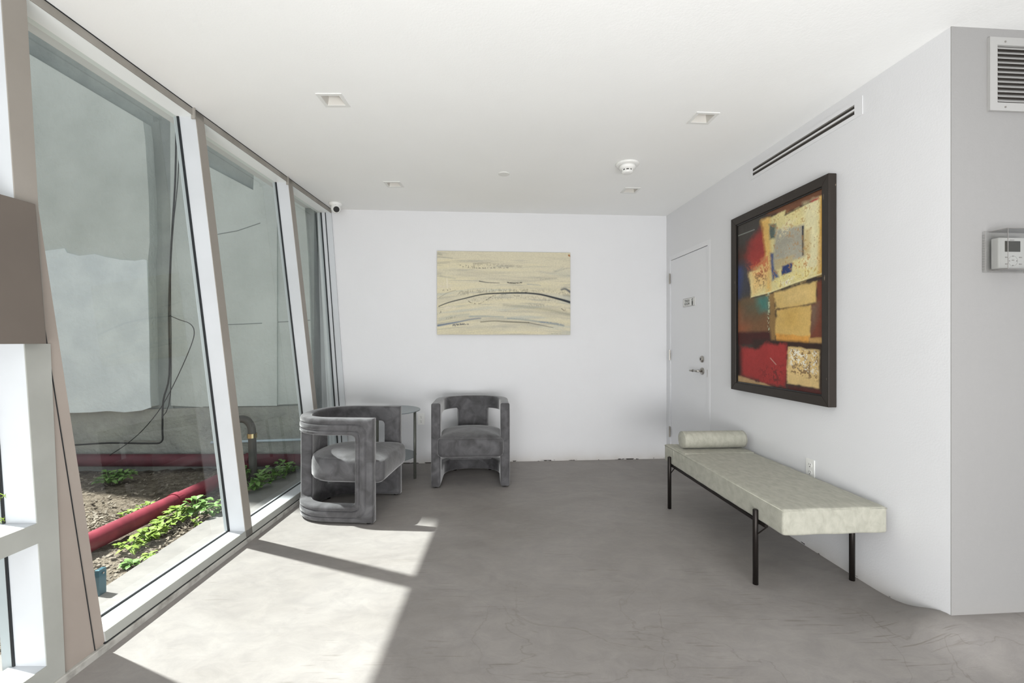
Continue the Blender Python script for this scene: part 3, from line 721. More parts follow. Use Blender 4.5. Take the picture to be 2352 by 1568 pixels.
# ------------------------------------------------------------------ side table
t = thing('side_table', 'round two-tier grey metal side table between the barrel chairs', 'side table', (-1.155, 4.21, 0))
MB().lathe([(.294, .606), (.30, .608), (.30, .614), (.294, .616)], 64).build('table_top', M['table'], t)
MB().lathe([(.262, .186), (.266, .188), (.266, .194), (.262, .196)], 64).build('shelf', M['table'], t)
for a in (-14, 181, 268, 88):
    x, y = .279*math.cos(math.radians(a)), .279*math.sin(math.radians(a))
    MB().tube([(x, y, 0), (x, y, .607)], .0125, 14).build('leg', M['table_leg'], t, smooth=True)

# ------------------------------------------------------------------ bench
bx0, bx1, by0, by1 = 1.43, 1.955, 2.045, 3.42
bcx, bcy = (bx0+bx1)/2, (by0+by1)/2
t = thing('daybed_bench', 'long sage-grey upholstered bench on thin dark metal legs against the right wall', 'bench', W(bcx, bcy, 0), TH)
hx, hy = (bx1-bx0)/2, (by1-by0)/2
zb, zt = .330, .455
def cushion_box(x0, x1, y0, y1, z0, z1, r, nx=10, ny=26, crown=.006):
    bm = bmesh.new(); bmesh.ops.create_cube(bm, size=1)
    for v in bm.verts: v.co = Vector((x0+(v.co.x+.5)*(x1-x0), y0+(v.co.y+.5)*(y1-y0), z0+(v.co.z+.5)*(z1-z0)))
    bmesh.ops.bevel(bm, geom=bm.edges[:]+bm.verts[:], offset=r, segments=3, profile=.6, affect='EDGES')
    for k in range(1, nx): bmesh.ops.bisect_plane(bm, geom=bm.verts[:]+bm.edges[:]+bm.faces[:], plane_co=(x0+(x1-x0)*k/nx, 0, 0), plane_no=(1, 0, 0))
    for k in range(1, ny): bmesh.ops.bisect_plane(bm, geom=bm.verts[:]+bm.edges[:]+bm.faces[:], plane_co=(0, y0+(y1-y0)*k/ny, 0), plane_no=(0, 1, 0))
    for v in bm.verts:
        fx = 1-abs((v.co.x-(x0+x1)/2)/((x1-x0)/2))**3; fy = 1-abs((v.co.y-(y0+y1)/2)/((y1-y0)/2))**6
        w = .0018*math.sin(v.co.x*31+v.co.y*17)*math.cos(v.co.y*23)
        if v.co.z > (z0+z1)/2+.02: v.co.z += crown*max(fx, 0)*max(fy, 0)+w
        elif v.co.z < (z0+z1)/2-.02: v.co.z += w*.8
    return bm
def from_bm(bm, name, m, parent, smooth=True):
    me = bpy.data.meshes.new(name); bm.to_mesh(me); bm.free(); me.materials.append(m)
    for p in me.polygons: p.use_smooth = smooth
    o = bpy.data.objects.new(name, me); COL.objects.link(o); o.parent = parent; return o
mt = from_bm(cushion_box(-hx, hx, -hy, hy, zb, zt, .014), 'mattress', M['chenille'], t)
r = .0028; c = .008
lp = [(-hx+.002, -hy+.002), (hx-.002, -hy+.002), (hx-.002, hy-.002), (-hx+.002, hy-.002), (-hx+.002, -hy+.002)]
MB().tube([(x, y, zt-.008) for x, y in lp], r, 6).build('piping', M['chenille'], mt, smooth=True)
MB().tube([(-hx+.0015, hy-.17, zb+.004), (-hx-.001, hy-.17, zt-.012), (-hx+.012, hy-.17, zt+.0015), (0, hy-.17, zt+.006), (hx-.012, hy-.17, zt+.0015)], .0028, 6).build('strap_seam', M['chenille'], mt, smooth=True)
# head flap under the bolster
from_bm(cushion_box(-hx+.01, hx-.01, hy-.33, hy-.14, zt-.004, zt+.007, .004, 4, 4, .002), 'head_flap', M['chenille'], mt)
lgx = (-hx-.010, hx-.008); lgy = (2.245-bcy, 3.305-bcy)
for i, x in enumerate(lgx):
    for j, y in enumerate(lgy):
        top = .385 if i == 0 else .332
        lg = MB().lathe([(.0135, 0), (.0135, top-.003), (.011, top)], 16, c=(x, y, 0)).build('leg', M['bench_metal'], t, smooth=False)
        for p in lg.data.polygons: p.use_smooth = len(p.vertices) == 4
        MB().tube([(x, y+.006, .245), (x+.004, y+(.08 if j == 1 else .08)*(-1 if j == 1 else -1), .322)], .0035, 6).build('brace', M['bench_metal'], t)
for x in (-hx+.010, hx-.03): MB().box(x-.009, x+.009, lgy[0]-.06, lgy[1]+.02, zb-.018, zb-.001).build('side_rail', M['bench_metal'], t, bevel=.002)
for y in lgy: MB().box(lgx[0], lgx[1], y-.009, y+.009, zb-.02, zb-.002).build('cross_rail', M['bench_metal'], t, bevel=.002)
# bolster
bp = W(1.715, 3.235, zt+.0105)
t = thing('bolster_cushion', 'sage-grey cylindrical bolster cushion lying on the far end of the bench', 'cushion', bp, TH)
rb, hb = .061, .235
prof = []
for k in range(5): a = math.pi/2*k/4; prof.append((rb-.016+.016*math.sin(a), -hb+.016-.016*math.cos(a)))
prof = [(.02, -hb-.006), (rb-.03, -hb-.003)]+prof+[(rb*1.01, -hb*.5), (rb*1.015, 0), (rb*1.01, hb*.5)]+[(p[0], -p[1]) for p in reversed(prof)]+[(rb-.03, hb+.003), (.02, hb+.006)]
MB().lathe(prof, 36, axis='x', c=(0, 0, rb*1.015)).build('cover', M['chenille'], t, smooth=True)
for x in (-hb+.004, hb-.004):
    MB().tube([(x, (rb-.001)*math.cos(a), rb*1.015+(rb-.001)*math.sin(a)) for a in np.linspace(0, 2*math.pi, 37)], .0018, 6).build('piping', M['chenille'], t, smooth=True)

# ------------------------------------------------------------------ painting helpers (numpy raster -> vertex colours)
rng = np.random.RandomState(3)
def vnoise(U, V, fu, fv, seed):
    r_ = np.random.RandomState(seed); G = r_.rand(int(fv*1.3)+4, int(fu*1.3)+4)
    x = U*fu; y = V*fv; xi = x.astype(int); yi = y.astype(int); fx = x-xi; fy = y-yi
    fx = fx*fx*(3-2*fx); fy = fy*fy*(3-2*fy)
    return (G[yi, xi]*(1-fx)+G[yi, xi+1]*fx)*(1-fy)+(G[yi+1, xi]*(1-fx)+G[yi+1, xi+1]*fx)*fy
def fbm(U, V, fu, fv, seed, o=4):
    s = 0; a = .5; t_ = 0
    for k in range(o): s = s+a*vnoise(U, V, fu*2**k, fv*2**k, seed+k*7); t_ += a; a *= .55
    return s/t_
def polymask(X, Y, pts, soft, jit=None):
    n = len(pts); d = np.full(X.shape, 1e9); ins = np.zeros(X.shape, bool)
    for i in range(n):
        x0, y0 = pts[i]; x1, y1 = pts[(i+1) % n]
        dx, dy = x1-x0, y1-y0; L = dx*dx+dy*dy+1e-12
        t_ = np.clip(((X-x0)*dx+(Y-y0)*dy)/L, 0, 1); d = np.minimum(d, np.hypot(X-x0-t_*dx, Y-y0-t_*dy))
        c = ((y0 > Y) != (y1 > Y)); ins ^= c & (X < (x1-x0)*(Y-y0)/((y1-y0) if abs(y1-y0) > 1e-12 else 1e-12)+x0)
    sd = np.where(ins, d, -d)
    if jit is not None: sd = sd+jit
    return np.clip(sd/soft*.5+.5, 0, 1)
def strokemask(X, Y, pts, w0, w1, soft):
    m_ = np.zeros(X.shape); n = len(pts)
    for i in range(n-1):
        x0, y0 = pts[i]; x1, y1 = pts[i+1]; dx, dy = x1-x0, y1-y0; L = dx*dx+dy*dy+1e-12
        t_ = np.clip(((X-x0)*dx+(Y-y0)*dy)/L, 0, 1); d = np.hypot(X-x0-t_*dx, Y-y0-t_*dy)
        w = w0+(w1-w0)*(i+t_)/(n-1); m_ = np.maximum(m_, np.clip((w-d)/soft*.5+.5, 0, 1))
    return m_
def paint_grid(name, P0, PU, PV, nu, nv, img, m, parent):   # P0 top-left, PU right vec, PV down vec
    vs = []; fs = []
    for j in range(nv):
        for i in range(nu): vs.append(tuple(P0+PU*(i/(nu-1))+PV*(j/(nv-1))))
    for j in range(nv-1):
        for i in range(nu-1):
            a = j*nu+i; fs.append((a, a+nu, a+nu+1, a+1))
    me = bpy.data.meshes.new(name); me.from_pydata(vs, [], fs); me.update()
    at = me.color_attributes.new('paint', 'FLOAT_COLOR', 'POINT')
    buf = np.ones((nu*nv, 4), dtype=np.float32); buf[:, :3] = img.reshape(-1, 3); at.data.foreach_set('color', buf.ravel())
    me.materials.append(m); o = bpy.data.objects.new(name, me); COL.objects.link(o); o.parent = parent; return o
def L3(c): return np.array(lin(c))
def mix(img, mask, c, op=1.0):
    k = (mask*op)[..., None]; return img*(1-k)+(L3(c) if isinstance(c, tuple) else c)*k

# ------------------------------------------------------------------ cream seascape canvas on the back wall
c0 = back_wall(1003.5, 576, .035); c1 = back_wall(1310, 580, .035); c2 = back_wall(1310, 768.5, .035); c3 = back_wall(1004, 768.5, .035)
cx0, cx1 = (c0.x+c3.x)/2, (c1.x+c2.x)/2; cz1, cz0 = (c0.z+c1.z)/2, (c2.z+c3.z)/2
t = thing('canvas_painting', 'wide cream abstract canvas with a dark curved line on the far wall', 'painting', W((cx0+cx1)/2, YB, (cz0+cz1)/2), TH)
cw, chh = (cx1-cx0)/2, (cz1-cz0)/2
MB().box(-cw, cw, -.035, -.002, -chh, chh).build('stretched_canvas', M['canvas_edge'], t, bevel=.003)
nu, nv = 560, 350
U, V = np.meshgrid(np.linspace(0, 1, nu), np.linspace(0, 1, nv))
PX = 155+U*2000; PY = 185+V*1245    # zoom-crop pixels
arc = .18*((U-.62)**2)          # strokes follow the sweep of the picture
Vw = np.clip(V+arc*np.where(V > .4, 1, .0)*-1+.1, 0, 1.2)
img = np.ones((nv, nu, 3))*L3((203, 196, 172))
n1 = fbm(U, Vw, 3, 22, 11, 5); img = mix(img, np.clip((n1-.5)*4, 0, 1), (186, 180, 160), .9)
n2 = fbm(U, Vw, 2, 14, 21, 5); img = mix(img, np.clip((n2-.5)*4, 0, 1), (212, 203, 170), .8)
n3 = fbm(U, Vw, 4, 40, 31, 4); img = mix(img, np.clip((n3-.58)*6, 0, 1), (160, 158, 148), .55)
n4 = fbm(U, Vw, 3, 18, 51, 4)
dry = fbm(U, V, 160, 60, 61, 2)
img = mix(img, np.clip((n4-.55)*6, 0, 1)*np.clip((V-.1)*3, 0, 1), (176, 180, 172), .6)
def st(pts, w0, w1, c, op=1., soft=8, dr=0.0):
    global img
    pts = [(p.x, p.y) for p in smooth_pts([Vector((a, b, 0)) for a, b in pts], 5)]
    k = strokemask(PX, PY, pts, w0, w1, soft)
    if dr: k = k*np.clip((dry-dr)*6, 0, 1)
    img = mix(img, k, c, op)
st([(470, 390), (620, 400), (760, 410)], 5, 5, (110, 104, 98), .8, 8, .42); st([(540, 415), (780, 432), (1000, 425), (1210, 422)], 9, 5, (104, 100, 94), .9, 10, .4)
st([(700, 375), (900, 380), (1150, 390), (1400, 400)], 14, 8, (150, 142, 126), .7, 22, .35); st([(690, 370), (940, 350)], 3, 2, (110, 105, 100), .7, 6)
st([(1700, 480), (1900, 490), (2040, 410)], 10, 10, (165, 164, 155), .5, 20); st([(1900, 470), (2020, 450), (2120, 410)], 5, 4, (130, 128, 122), .6, 10, .4)
st([(1700, 595), (1850, 580), (1960, 570)], 7, 5, (140, 138, 130), .6, 14, .4); st([(780, 630), (900, 648), (1080, 655)], 6, 3, (45, 50, 56), .95, 5)
st([(1195, 645), (1300, 655), (1415, 645)], 9, 7, (48, 52, 58), .95, 7, .3); st([(1500, 668), (1700, 685)], 4, 3, (130, 140, 148), .7, 8)
st([(160, 270), (380, 290)], 4, 4, (140, 136, 124), .6, 12); st([(160, 370), (330, 350)], 8, 4, (150, 146, 130), .6, 20); st([(200, 560), (420, 590)], 6, 4, (150, 150, 142), .6, 16)
st([(460, 810), (900, 775), (1500, 770)], 28, 26, (132, 126, 110), .55, 22, .44); st([(1500, 760), (1850, 780), (2150, 800)], 22, 30, (140, 136, 120), .5, 22, .46)
st([(700, 905), (1100, 880), (1600, 870), (1950, 930)], 26, 20, (150, 144, 126), .5, 26, .46); st([(1540, 980), (1800, 995)], 18, 14, (140, 138, 126), .6, 18, .46)
st([(180, 1010), (330, 950), (560, 890), (800, 832), (1000, 812), (1280, 802), (1480, 800)], 6, 11, (38, 46, 52), 1, 6); st([(1480, 800), (1700, 822), (1900, 868), (2060, 910), (2158, 940)], 10, 19, (42, 48, 54), 1, 7)
st([(190, 880), (300, 810), (430, 765)], 3, 3, (120, 112, 98), .7, 6); st([(590, 895), (640, 945), (720, 968), (800, 960), (900, 900), (1000, 845), (1180, 822)], 5, 3, (70, 64, 58), .9, 5, .42)
st([(1280, 825), (1340, 850), (1420, 832)], 4, 3, (80, 76, 66), .8, 5, .42); st([(2020, 745), (2080, 735), (2155, 780)], 10, 16, (56, 68, 84), .95, 14); st([(2155, 840), (2060, 830)], 22, 10, (126, 122, 112), .6, 22)
st([(1150, 985), (1500, 1015), (1850, 1060), (2150, 1125)], 10, 22, (138, 136, 124), .6, 22); st([(2020, 1035), (2060, 1062)], 4, 4, (50, 48, 46), .9, 6); st([(2090, 1060), (2140, 1040)], 26, 20, (160, 150, 130), .8, 12, .45)
st([(170, 1295), (420, 1250), (640, 1205), (800, 1185)], 13, 4, (62, 92, 128), .9, 12); st([(640, 1160), (860, 1155), (1140, 1165)], 8, 4, (120, 140, 152), .7, 14); st([(200, 1200), (400, 1150), (620, 1130)], 12, 12, (150, 158, 156), .6, 26)
st([(300, 1190), (440, 1160)], 9, 5, (96, 94, 90), .7, 12, .35); st([(400, 1290), (500, 1275), (620, 1275)], 18, 6, (66, 72, 88), .9, 10, .3)
st([(800, 1240), (1000, 1225), (1200, 1235), (1520, 1250)], 6, 9, (94, 92, 80), .9, 8); st([(1520, 1250), (1700, 1285), (1890, 1322)], 5, 3, (80, 82, 76), .9, 5)
st([(1200, 1185), (1500, 1210), (1800, 1250), (2050, 1290)], 4, 12, (110, 128, 140), .75, 12); st([(1680, 1240), (1900, 1250), (2040, 1280)], 5, 5, (80, 108, 138), .7, 8, .35)
st([(300, 600), (305, 740)], 5, 4, (222, 214, 200), .9, 5); st([(200, 700), (370, 720)], 40, 20, (208, 198, 184), .5, 30, .4); st([(240, 775), (340, 760)], 12, 12, (96, 88, 84), .8, 8, .5); st([(280, 1030), (420, 1030)], 22, 10, (216, 206, 186), .7, 18, .3)
st([(160, 1125), (240, 1070)], 10, 12, (70, 72, 70), .7, 8, .5); st([(2135, 225), (2150, 240)], 14, 6, (150, 90, 40), 1, 8); st([(175, 230), (220, 240)], 14, 10, (150, 148, 132), .7, 14)
st([(600, 1330), (1200, 1300), (1700, 1310)], 8, 8, (168, 166, 154), .5, 20); st([(1870, 1415), (2010, 1420)], 3, 3, (110, 108, 98), .7, 5, .45)
paint_grid('painted_surface', Vector((-cw+.001, -.0365, chh-.001)), Vector((2*cw-.002, 0, 0)), Vector((0, 0, -2*chh+.002)), nu, nv, img, M['paint2'], t)

# ------------------------------------------------------------------ framed abstract painting on the right wall
FO = .05
def rw(u, v, off=FO):
    p = right_wall(u, v, off); return p
f_tl = rw(1681, 502); f_bl = rw(1676.5, 893); f_tr = rw(1903, 399.5); f_br = rw(1903, 935)
fy1 = (f_tl.y+f_bl.y)/2; fy0 = (f_tr.y+f_br.y)/2; fz1 = (f_tl.z+f_tr.z)/2; fz0 = (f_bl.z+f_br.z)/2
fcy, fcz = (fy0+fy1)/2, (fz0+fz1)/2; fh = (fy1-fy0)/2; fv = (fz1-fz0)/2
t = thing('framed_painting', 'tall red, yellow and brown abstract painting in worn dark frame on right wall', 'painting', W(XR, fcy, fcz), TH)
BWid = .062
i_tl = right_wall(1640+133/2.703, 380+350/2.703, FO-.012); i_br = right_wall(1640+681/2.703, 380+1440/2.703, FO-.012)
iy1, iy0 = i_tl.y-fcy, i_br.y-fcy; iz1, iz0 = fv-BWid, -fv+BWid
ib = .055
iy1 = fh-ib; iy0 = -fh+ib; iz1 = fv-ib; iz0 = -fv+ib
# frame: four mitred bars with a stepped inner lip
def mitre(y0, y1, z0, z1, a, b, c, d, x0, x1):
    pass
fr = MB()
for (A, B, a, b) in (((-fh, -fv), (fh, -fv), (iy0, iz0), (iy1, iz0)), ((fh, -fv), (fh, fv), (iy1, iz0), (iy1, iz1)), ((fh, fv), (-fh, fv), (iy1, iz1), (iy0, iz1)), ((-fh, fv), (-fh, -fv), (iy0, iz1), (iy0, iz0))):
    fr.hexa([(-.002, A[0], A[1]), (-.002, B[0], B[1]), (-.002, b[0], b[1]), (-.002, a[0], a[1])], [(-FO, A[0], A[1]), (-FO, B[0], B[1]), (-FO+.004, b[0], b[1]), (-FO+.004, a[0], a[1])])
frm = fr.build('frame', M['frame_wood'], t, bevel=.0025)
lip = MB(); g = .010
for (y0, y1, z0, z1) in ((iy0, iy1, iz0, iz0+g), (iy0, iy1, iz1-g, iz1), (iy0, iy0+g, iz0+g, iz1-g), (iy1-g, iy1, iz0+g, iz1-g)): lip.box(-FO+.012, -.01, y0, y1, z0, z1)
lip.build('inner_lip', M['black'], t)
# raster in the crop's pixels
nu, nv = 330, 520
gy0, gy1, gz0, gz1 = iy0+g*.5, iy1-g*.5, iz0+g*.5, iz1-g*.5
U, V = np.meshgrid(np.linspace(0, 1, nu), np.linspace(0, 1, nv))   # U: far(left) -> near(right)
Yw = fcy+gy1+(gy0-gy1)*U; Zw = fcz+gz1+(gz0-gz1)*V; Xw = XR-FO+.02
CXw = Xw*CT-Yw*ST; CYw = Xw*ST+Yw*CT
PX = (CXw/CYw*F+CU-1640)*2.703; PY = (CV-(Zw-CAMH)/CYw*F-380)*2.703
N1 = fbm(U, V, 8, 12, 5, 5)-.5; N2 = fbm(U, V, 30, 45, 15, 4)-.5; N3 = fbm(U, V, 4, 5, 25, 4)-.5; N4 = fbm(U, V, 70, 110, 41, 2)-.5
img = np.ones((nv, nu, 3))*L3((62, 52, 46))
def pg(pts, c, soft=8, op=1.0, j=6, dr=None):
    global img
    k = polymask(PX, PY, pts, soft, (N1*3+N2*2)*j)
    if dr is not None: k = k*np.clip((N2+N4*.8-dr)*7, 0, 1)
    img = mix(img, k, c, op)
pg([(125, 340), (330, 260), (340, 330), (240, 470), (125, 560)], (66, 62, 58), 30); pg([(330, 290), (330, 250), (690, 100), (690, 180), (560, 240), (440, 300), (340, 300)], (122, 76, 48), 14)
pg([(360, 255), (690, 110), (690, 150), (360, 290)], (100, 64, 44), 20, .7)
pg([(125, 560), (250, 480), (220, 640), (125, 640)], (84, 52, 44), 40); pg([(320, 350), (340, 560), (340, 620), (230, 660), (205, 560), (240, 460), (290, 400)], (166, 48, 38), 26)
pg([(215, 480), (330, 420), (335, 500), (230, 600)], (150, 44, 40), 30, .7); pg([(120, 600), (215, 620), (225, 780), (140, 880), (120, 870)], (64, 66, 78), 40); pg([(120, 650), (165, 640), (155, 830), (120, 870)], (52, 72, 140), 26, .85)
pg([(120, 840), (340, 790), (345, 1040), (120, 1040)], (122, 84, 50), 14); pg([(120, 900), (220, 880), (200, 1040), (120, 1040)], (150, 78, 42), 40, .8); pg([(160, 840), (330, 800), (300, 920), (170, 960)], (86, 88, 66), 50, .8); pg([(265, 825), (340, 795), (340, 900), (290, 900)], (56, 128, 118), 26, .85)
# yellow / cream square
pg([(300, 345), (440, 280), (440, 310), (690, 175), (690, 670), (560, 715), (340, 790), (230, 820), (220, 660), (335, 640)], (222, 208, 140), 6)
pg([(290, 345), (350, 320), (350, 780), (325, 800), (318, 540)], (226, 172, 62), 12, .8); pg([(655, 190), (690, 175), (690, 680), (640, 690)], (222, 166, 44), 8, .95)
pg([(560, 240), (650, 200), (645, 650), (560, 680)], (232, 224, 176), 20, .8); pg([(225, 665), (340, 560), (345, 720), (240, 810)], (226, 186, 110), 20, .9, 10); pg([(215, 620), (340, 560), (340, 640), (300, 690), (240, 660)], (196, 92, 40), 24, .8, 12, -.1)
pg([(240, 690), (320, 640), (330, 740), (260, 780)], (120, 88, 50), 20, .7, 8, .05); pg([(340, 365), (385, 360), (380, 450), (345, 460)], (70, 92, 92), 8, .95, 8); pg([(352, 545), (372, 545), (375, 640), (400, 690), (360, 715)], (36, 70, 128), 8, .95)
pg([(385, 400), (560, 365), (562, 560), (480, 590), (372, 620), (375, 500)], (168, 164, 146), 10); pg([(545, 375), (558, 372), (558, 555), (548, 560)], (44, 48, 62), 3, 1, 1); pg([(560, 400), (600, 390), (598, 540), (562, 556)], (204, 180, 118), 12, .8)
pg([(378, 590), (490, 556), (485, 610), (380, 650)], (186, 168, 122), 8, .9); pg([(425, 625), (486, 604), (484, 660), (420, 682)], (38, 58, 112), 5, 1, 6); pg([(500, 590), (560, 560), (640, 560), (620, 640), (480, 680)], (206, 150, 80), 16, .7, 12, .02)
pg([(380, 700), (560, 640), (640, 630), (640, 680), (380, 770)], (230, 216, 130), 10, .8, 10, -.1); pg([(420, 720), (490, 690), (480, 730), (430, 745)], (236, 234, 220), 10, .9, 10, -.05); pg([(400, 370), (440, 330), (520, 330), (480, 380), (400, 470)], (226, 216, 170), 12, .8, 8, -.05)
img = mix(img, polymask(PX, PY, [(345, 330), (660, 190), (660, 700), (345, 780)], 6)*np.clip((N2+N4-.17)*6, 0, 1), (176, 130, 62), .6)
img = mix(img, strokemask(PX, PY, [(232, 822), (345, 795), (500, 735), (690, 672)], 4, 4, 4), (60, 50, 40), .9); img = mix(img, strokemask(PX, PY, [(232, 815), (345, 786), (500, 727), (690, 664)], 3, 5, 4), (236, 222, 160), .8)
img = mix(img, strokemask(PX, PY, [(440, 308), (470, 292), (560, 245), (630, 210)], 3, 3, 4), (60, 44, 40), .8); pg([(590, 225), (650, 195), (650, 210), (600, 232)], (170, 40, 40), 6, .9)
# middle bands
pg([(345, 800), (380, 790), (385, 1090), (350, 1090)], (146, 112, 58), 6, .95); pg([(375, 790), (640, 715), (636, 850), (380, 895)], (212, 178, 98), 6); pg([(420, 790), (600, 740), (600, 840), (440, 870)], (218, 186, 112), 30, .6)
pg([(636, 725), (690, 700), (690, 1080), (592, 1070), (600, 870), (636, 850)], (118, 58, 36), 10); pg([(600, 870), (650, 850), (640, 950), (598, 1040)], (112, 92, 74), 20, .8)
pg([(385, 895), (600, 868), (592, 1070), (385, 1050)], (208, 170, 84), 6); pg([(430, 900), (520, 885), (510, 1000), (440, 990)], (200, 158, 58), 40, .6); pg([(385, 1045), (592, 1062), (590, 1104), (385, 1088)], (214, 150, 42), 6); pg([(592, 1070), (690, 1066), (690, 1108), (590, 1104)], (190, 146, 76), 6)
img = mix(img, strokemask(PX, PY, [(385, 893), (636, 855)], 2, 2, 4), (120, 90, 50), .8)
# lower part
pg([(120, 1035), (345, 1030), (355, 1100), (120, 1120)], (70, 28, 24), 10); pg([(240, 1075), (690, 1105), (690, 1150), (240, 1150)], (54, 34, 28), 12)
pg([(160, 1120), (260, 1140), (330, 1100), (452, 1110), (440, 1375), (380, 1370), (170, 1300)], (160, 36, 32), 12, 1, 10); pg([(260, 1250), (420, 1240), (430, 1370), (300, 1340)], (120, 30, 28), 40, .6, 14, -.05); pg([(310, 1260), (410, 1250), (400, 1350), (330, 1330)], (84, 40, 36), 20, .6, 12, .06)
pg([(120, 1120), (165, 1120), (170, 1300), (120, 1300)], (50, 30, 28), 20); pg([(120, 1300), (170, 1310), (400, 1385), (120, 1360)], (176, 142, 96), 6)
pg([(462, 1125), (662, 1145), (655, 1385), (455, 1350)], (216, 184, 116), 6, 1, 5)
img = mix(img, polymask(PX, PY, [(470, 1135), (650, 1150), (640, 1340), (470, 1280)], 8)*np.clip((N2+N4*1.2-.02)*10, 0, 1), (96, 62, 34), .75)
img = mix(img, polymask(PX, PY, [(470, 1140), (655, 1155), (640, 1300), (470, 1240)], 10)*np.clip((N4*1.2-N2-.06)*10, 0, 1), (242, 236, 214), .8)
pg([(455, 1365), (660, 1390), (690, 1450), (470, 1400)], (84, 34, 30), 10, .9); pg([(655, 1120), (690, 1120), (690, 1440), (655, 1390)], (56, 42, 34), 8)
img = mix(img, strokemask(PX, PY, [(338, 770), (342, 880), (337, 960), (340, 1030)], 5, 4, 4)*np.clip((N4+.05)*12, 0, 1), (190, 200, 160), .9)
img = mix(img, strokemask(PX, PY, [(145, 438), (180, 425), (250, 398)], 1.5, 1.5, 3), (170, 180, 170), .7); img = mix(img, strokemask(PX, PY, [(350, 1195), (385, 1235)], 1.5, 1.5, 3), (210, 190, 170), .7)
img = img*(1+.35*N3[..., None]+.25*N2[..., None]); lum = img.mean(-1, keepdims=True); img = img*.86+lum*.14
paint_grid('painted_canvas', Vector((-FO+.020, gy1, gz1)), Vector((0, gy0-gy1, 0)), Vector((0, 0, gz0-gz1)), nu, nv, np.clip(img, .003, 1), M['paint'], t)

# ------------------------------------------------------------------ door in the right wall
dr = thing('door_1', 'flush white door in the right wall near the far corner', 'door', W(XR, (DY0+DY1)/2, 0), TH, kind='structure')
hw = (DY1-DY0)/2
MB().box(.004, .045, -hw+.006, hw-.006, .008, DZ-.006).build('door_leaf', M['door'], dr, bevel=.0015)
mb = MB(); fw = .042
mb.box(-.0015, .06, -hw-fw, -hw+.0025, 0, DZ+fw); mb.box(-.0015, .06, hw-.0025, hw+.030, 0, DZ+fw); mb.box(-.0015, .06, -hw+.0025, hw-.0025, DZ-.0015, DZ+fw)
mb.build('door_frame', M['door'], dr, bevel=.001)
MB().box(.05, .06, -hw, hw, 0, DZ).build('door_stop', M['dark'], dr)
cyd = (DY0+DY1)/2
for (u, v) in ((1536, 640), (1536, 815), (1533, 991)):
    z = right_wall(1540, v).z
    h = thing('tmp', None, None); bpy.data.objects.remove(h)
    o = MB().lathe([(.0065, -.055), (.0065, -.019), (.0055, -.018), (.0065, -.017), (.0065, .017), (.0055, .018), (.0065, .019), (.0065, .055)], 12, c=(-.010, hw+.004, z)).build('hinge', M['steel'], dr)
    MB().box(-.006, -.0035, hw-.012, hw+.022, z-.05, z+.05).build('hinge_leaf', M['steel'], o)
p = right_wall(1612.5, 824.5); yk = p.y-cyd
db = MB().lathe([(.030, -.004), (.030, -.010), (.022, -.018), (.0215, -.020)], 28, axis='x', c=(.006, yk, p.z)).build('deadbolt', M['steel'], dr)
MB().lathe([(.010, -.018), (.010, -.021)], 16, axis='x', c=(.006, yk, p.z)).build('keyhole', M['black'], db)
p = right_wall(1613, 852); yk = p.y-cyd
lv = MB().lathe([(.031, 0), (.031, -.010), (.026, -.013)], 28, axis='x', c=(.004, yk, p.z)).build('rose', M['steel'], dr)
MB().tube([(0, yk, p.z), (-.048, yk, p.z), (-.052, yk+.008, p.z), (-.052, yk+.075, p.z)], .0095, 12).tube([(-.052, yk+.073, p.z), (-.052, yk+.079, p.z)], .0125, 12).tube([(-.052, yk+.078, p.z), (-.050, yk+.135, p.z-.003)], .0085, 12).build('lever_handle', M['steel'], lv, smooth=True)
MB().box(-.0035, .01, -hw-.001, -hw+.004, .935, 1.0).build('strike_plate', M['steel'], dr)

# sign on the door
sA = right_wall(1568.6, 690, .004); sB = right_wall(1595, 690, .004); sz1 = (right_wall(1568.6, 687).z+right_wall(1595, 682).z)/2; sz0 = (right_wall(1568.6, 705.5).z+right_wall(1595, 701).z)/2
sc_y = (sA.y+sB.y)/2; sc_z = (sz0+sz1)/2; sw = abs(sA.y-sB.y)/2; sh = (sz1-sz0)/2
t = thing('door_sign', 'small grey trash room sign with a bin symbol on the white door', 'sign', W(XR+.004, sc_y, sc_z), TH)
MB().box(-.006, -.0005, -sw, sw, -sh, sh).build('plate', M['sign'], t, bevel=.001)
mb = MB(); b_ = .0025
for (y0, y1, z0, z1) in ((-sw, sw, sh-b_, sh), (-sw, sw, -sh, -sh+b_), (-sw, -sw+b_, -sh, sh), (sw-b_, sw, -sh, sh)): mb.box(-.0068, -.006, y0, y1, z0, z1)
mb.build('border', M['grey_ink'], t)
def text(body, size, loc, rot, m, parent, name, ext_=.0004, sx=1.0):
    cu = bpy.data.curves.new(name, 'FONT'); cu.body = body; cu.size = size; cu.align_x = 'CENTER'; cu.align_y = 'CENTER'; cu.extrude = ext_; cu.offset = 0; cu.resolution_u = 3
    o = bpy.data.objects.new(name+'_c', cu); COL.objects.link(o)
    dg = bpy.context.evaluated_depsgraph_get(); me = bpy.data.meshes.new_from_object(o.evaluated_get(dg)); bpy.data.objects.remove(o)
    me.name = name; me.materials.clear(); me.materials.append(m); ob = bpy.data.objects.new(name, me); COL.objects.link(ob); ob.parent = parent; ob.location = loc; ob.rotation_euler = rot; ob.scale = (sx, 1, 1); return ob
rotR = (math.pi/2, 0, -math.pi/2)      # reads correctly when looking along +x
text('TRASH', .034, (-.0065, sw*.30, sh*.34), rotR, M['ink'], t, 'lettering'); text('ROOM', .034, (-.0065, sw*.30, -sh*.40), rotR, M['ink'], t, 'lettering')
mb = MB(); yc = -sw*.62
mb.prism([(-.012, .004), (.012, .004), (.009, -.034), (-.009, -.034)], lambda p: (-.0072, yc-p[0], p[1]), lambda p: (-.006, yc-p[0], p[1]))
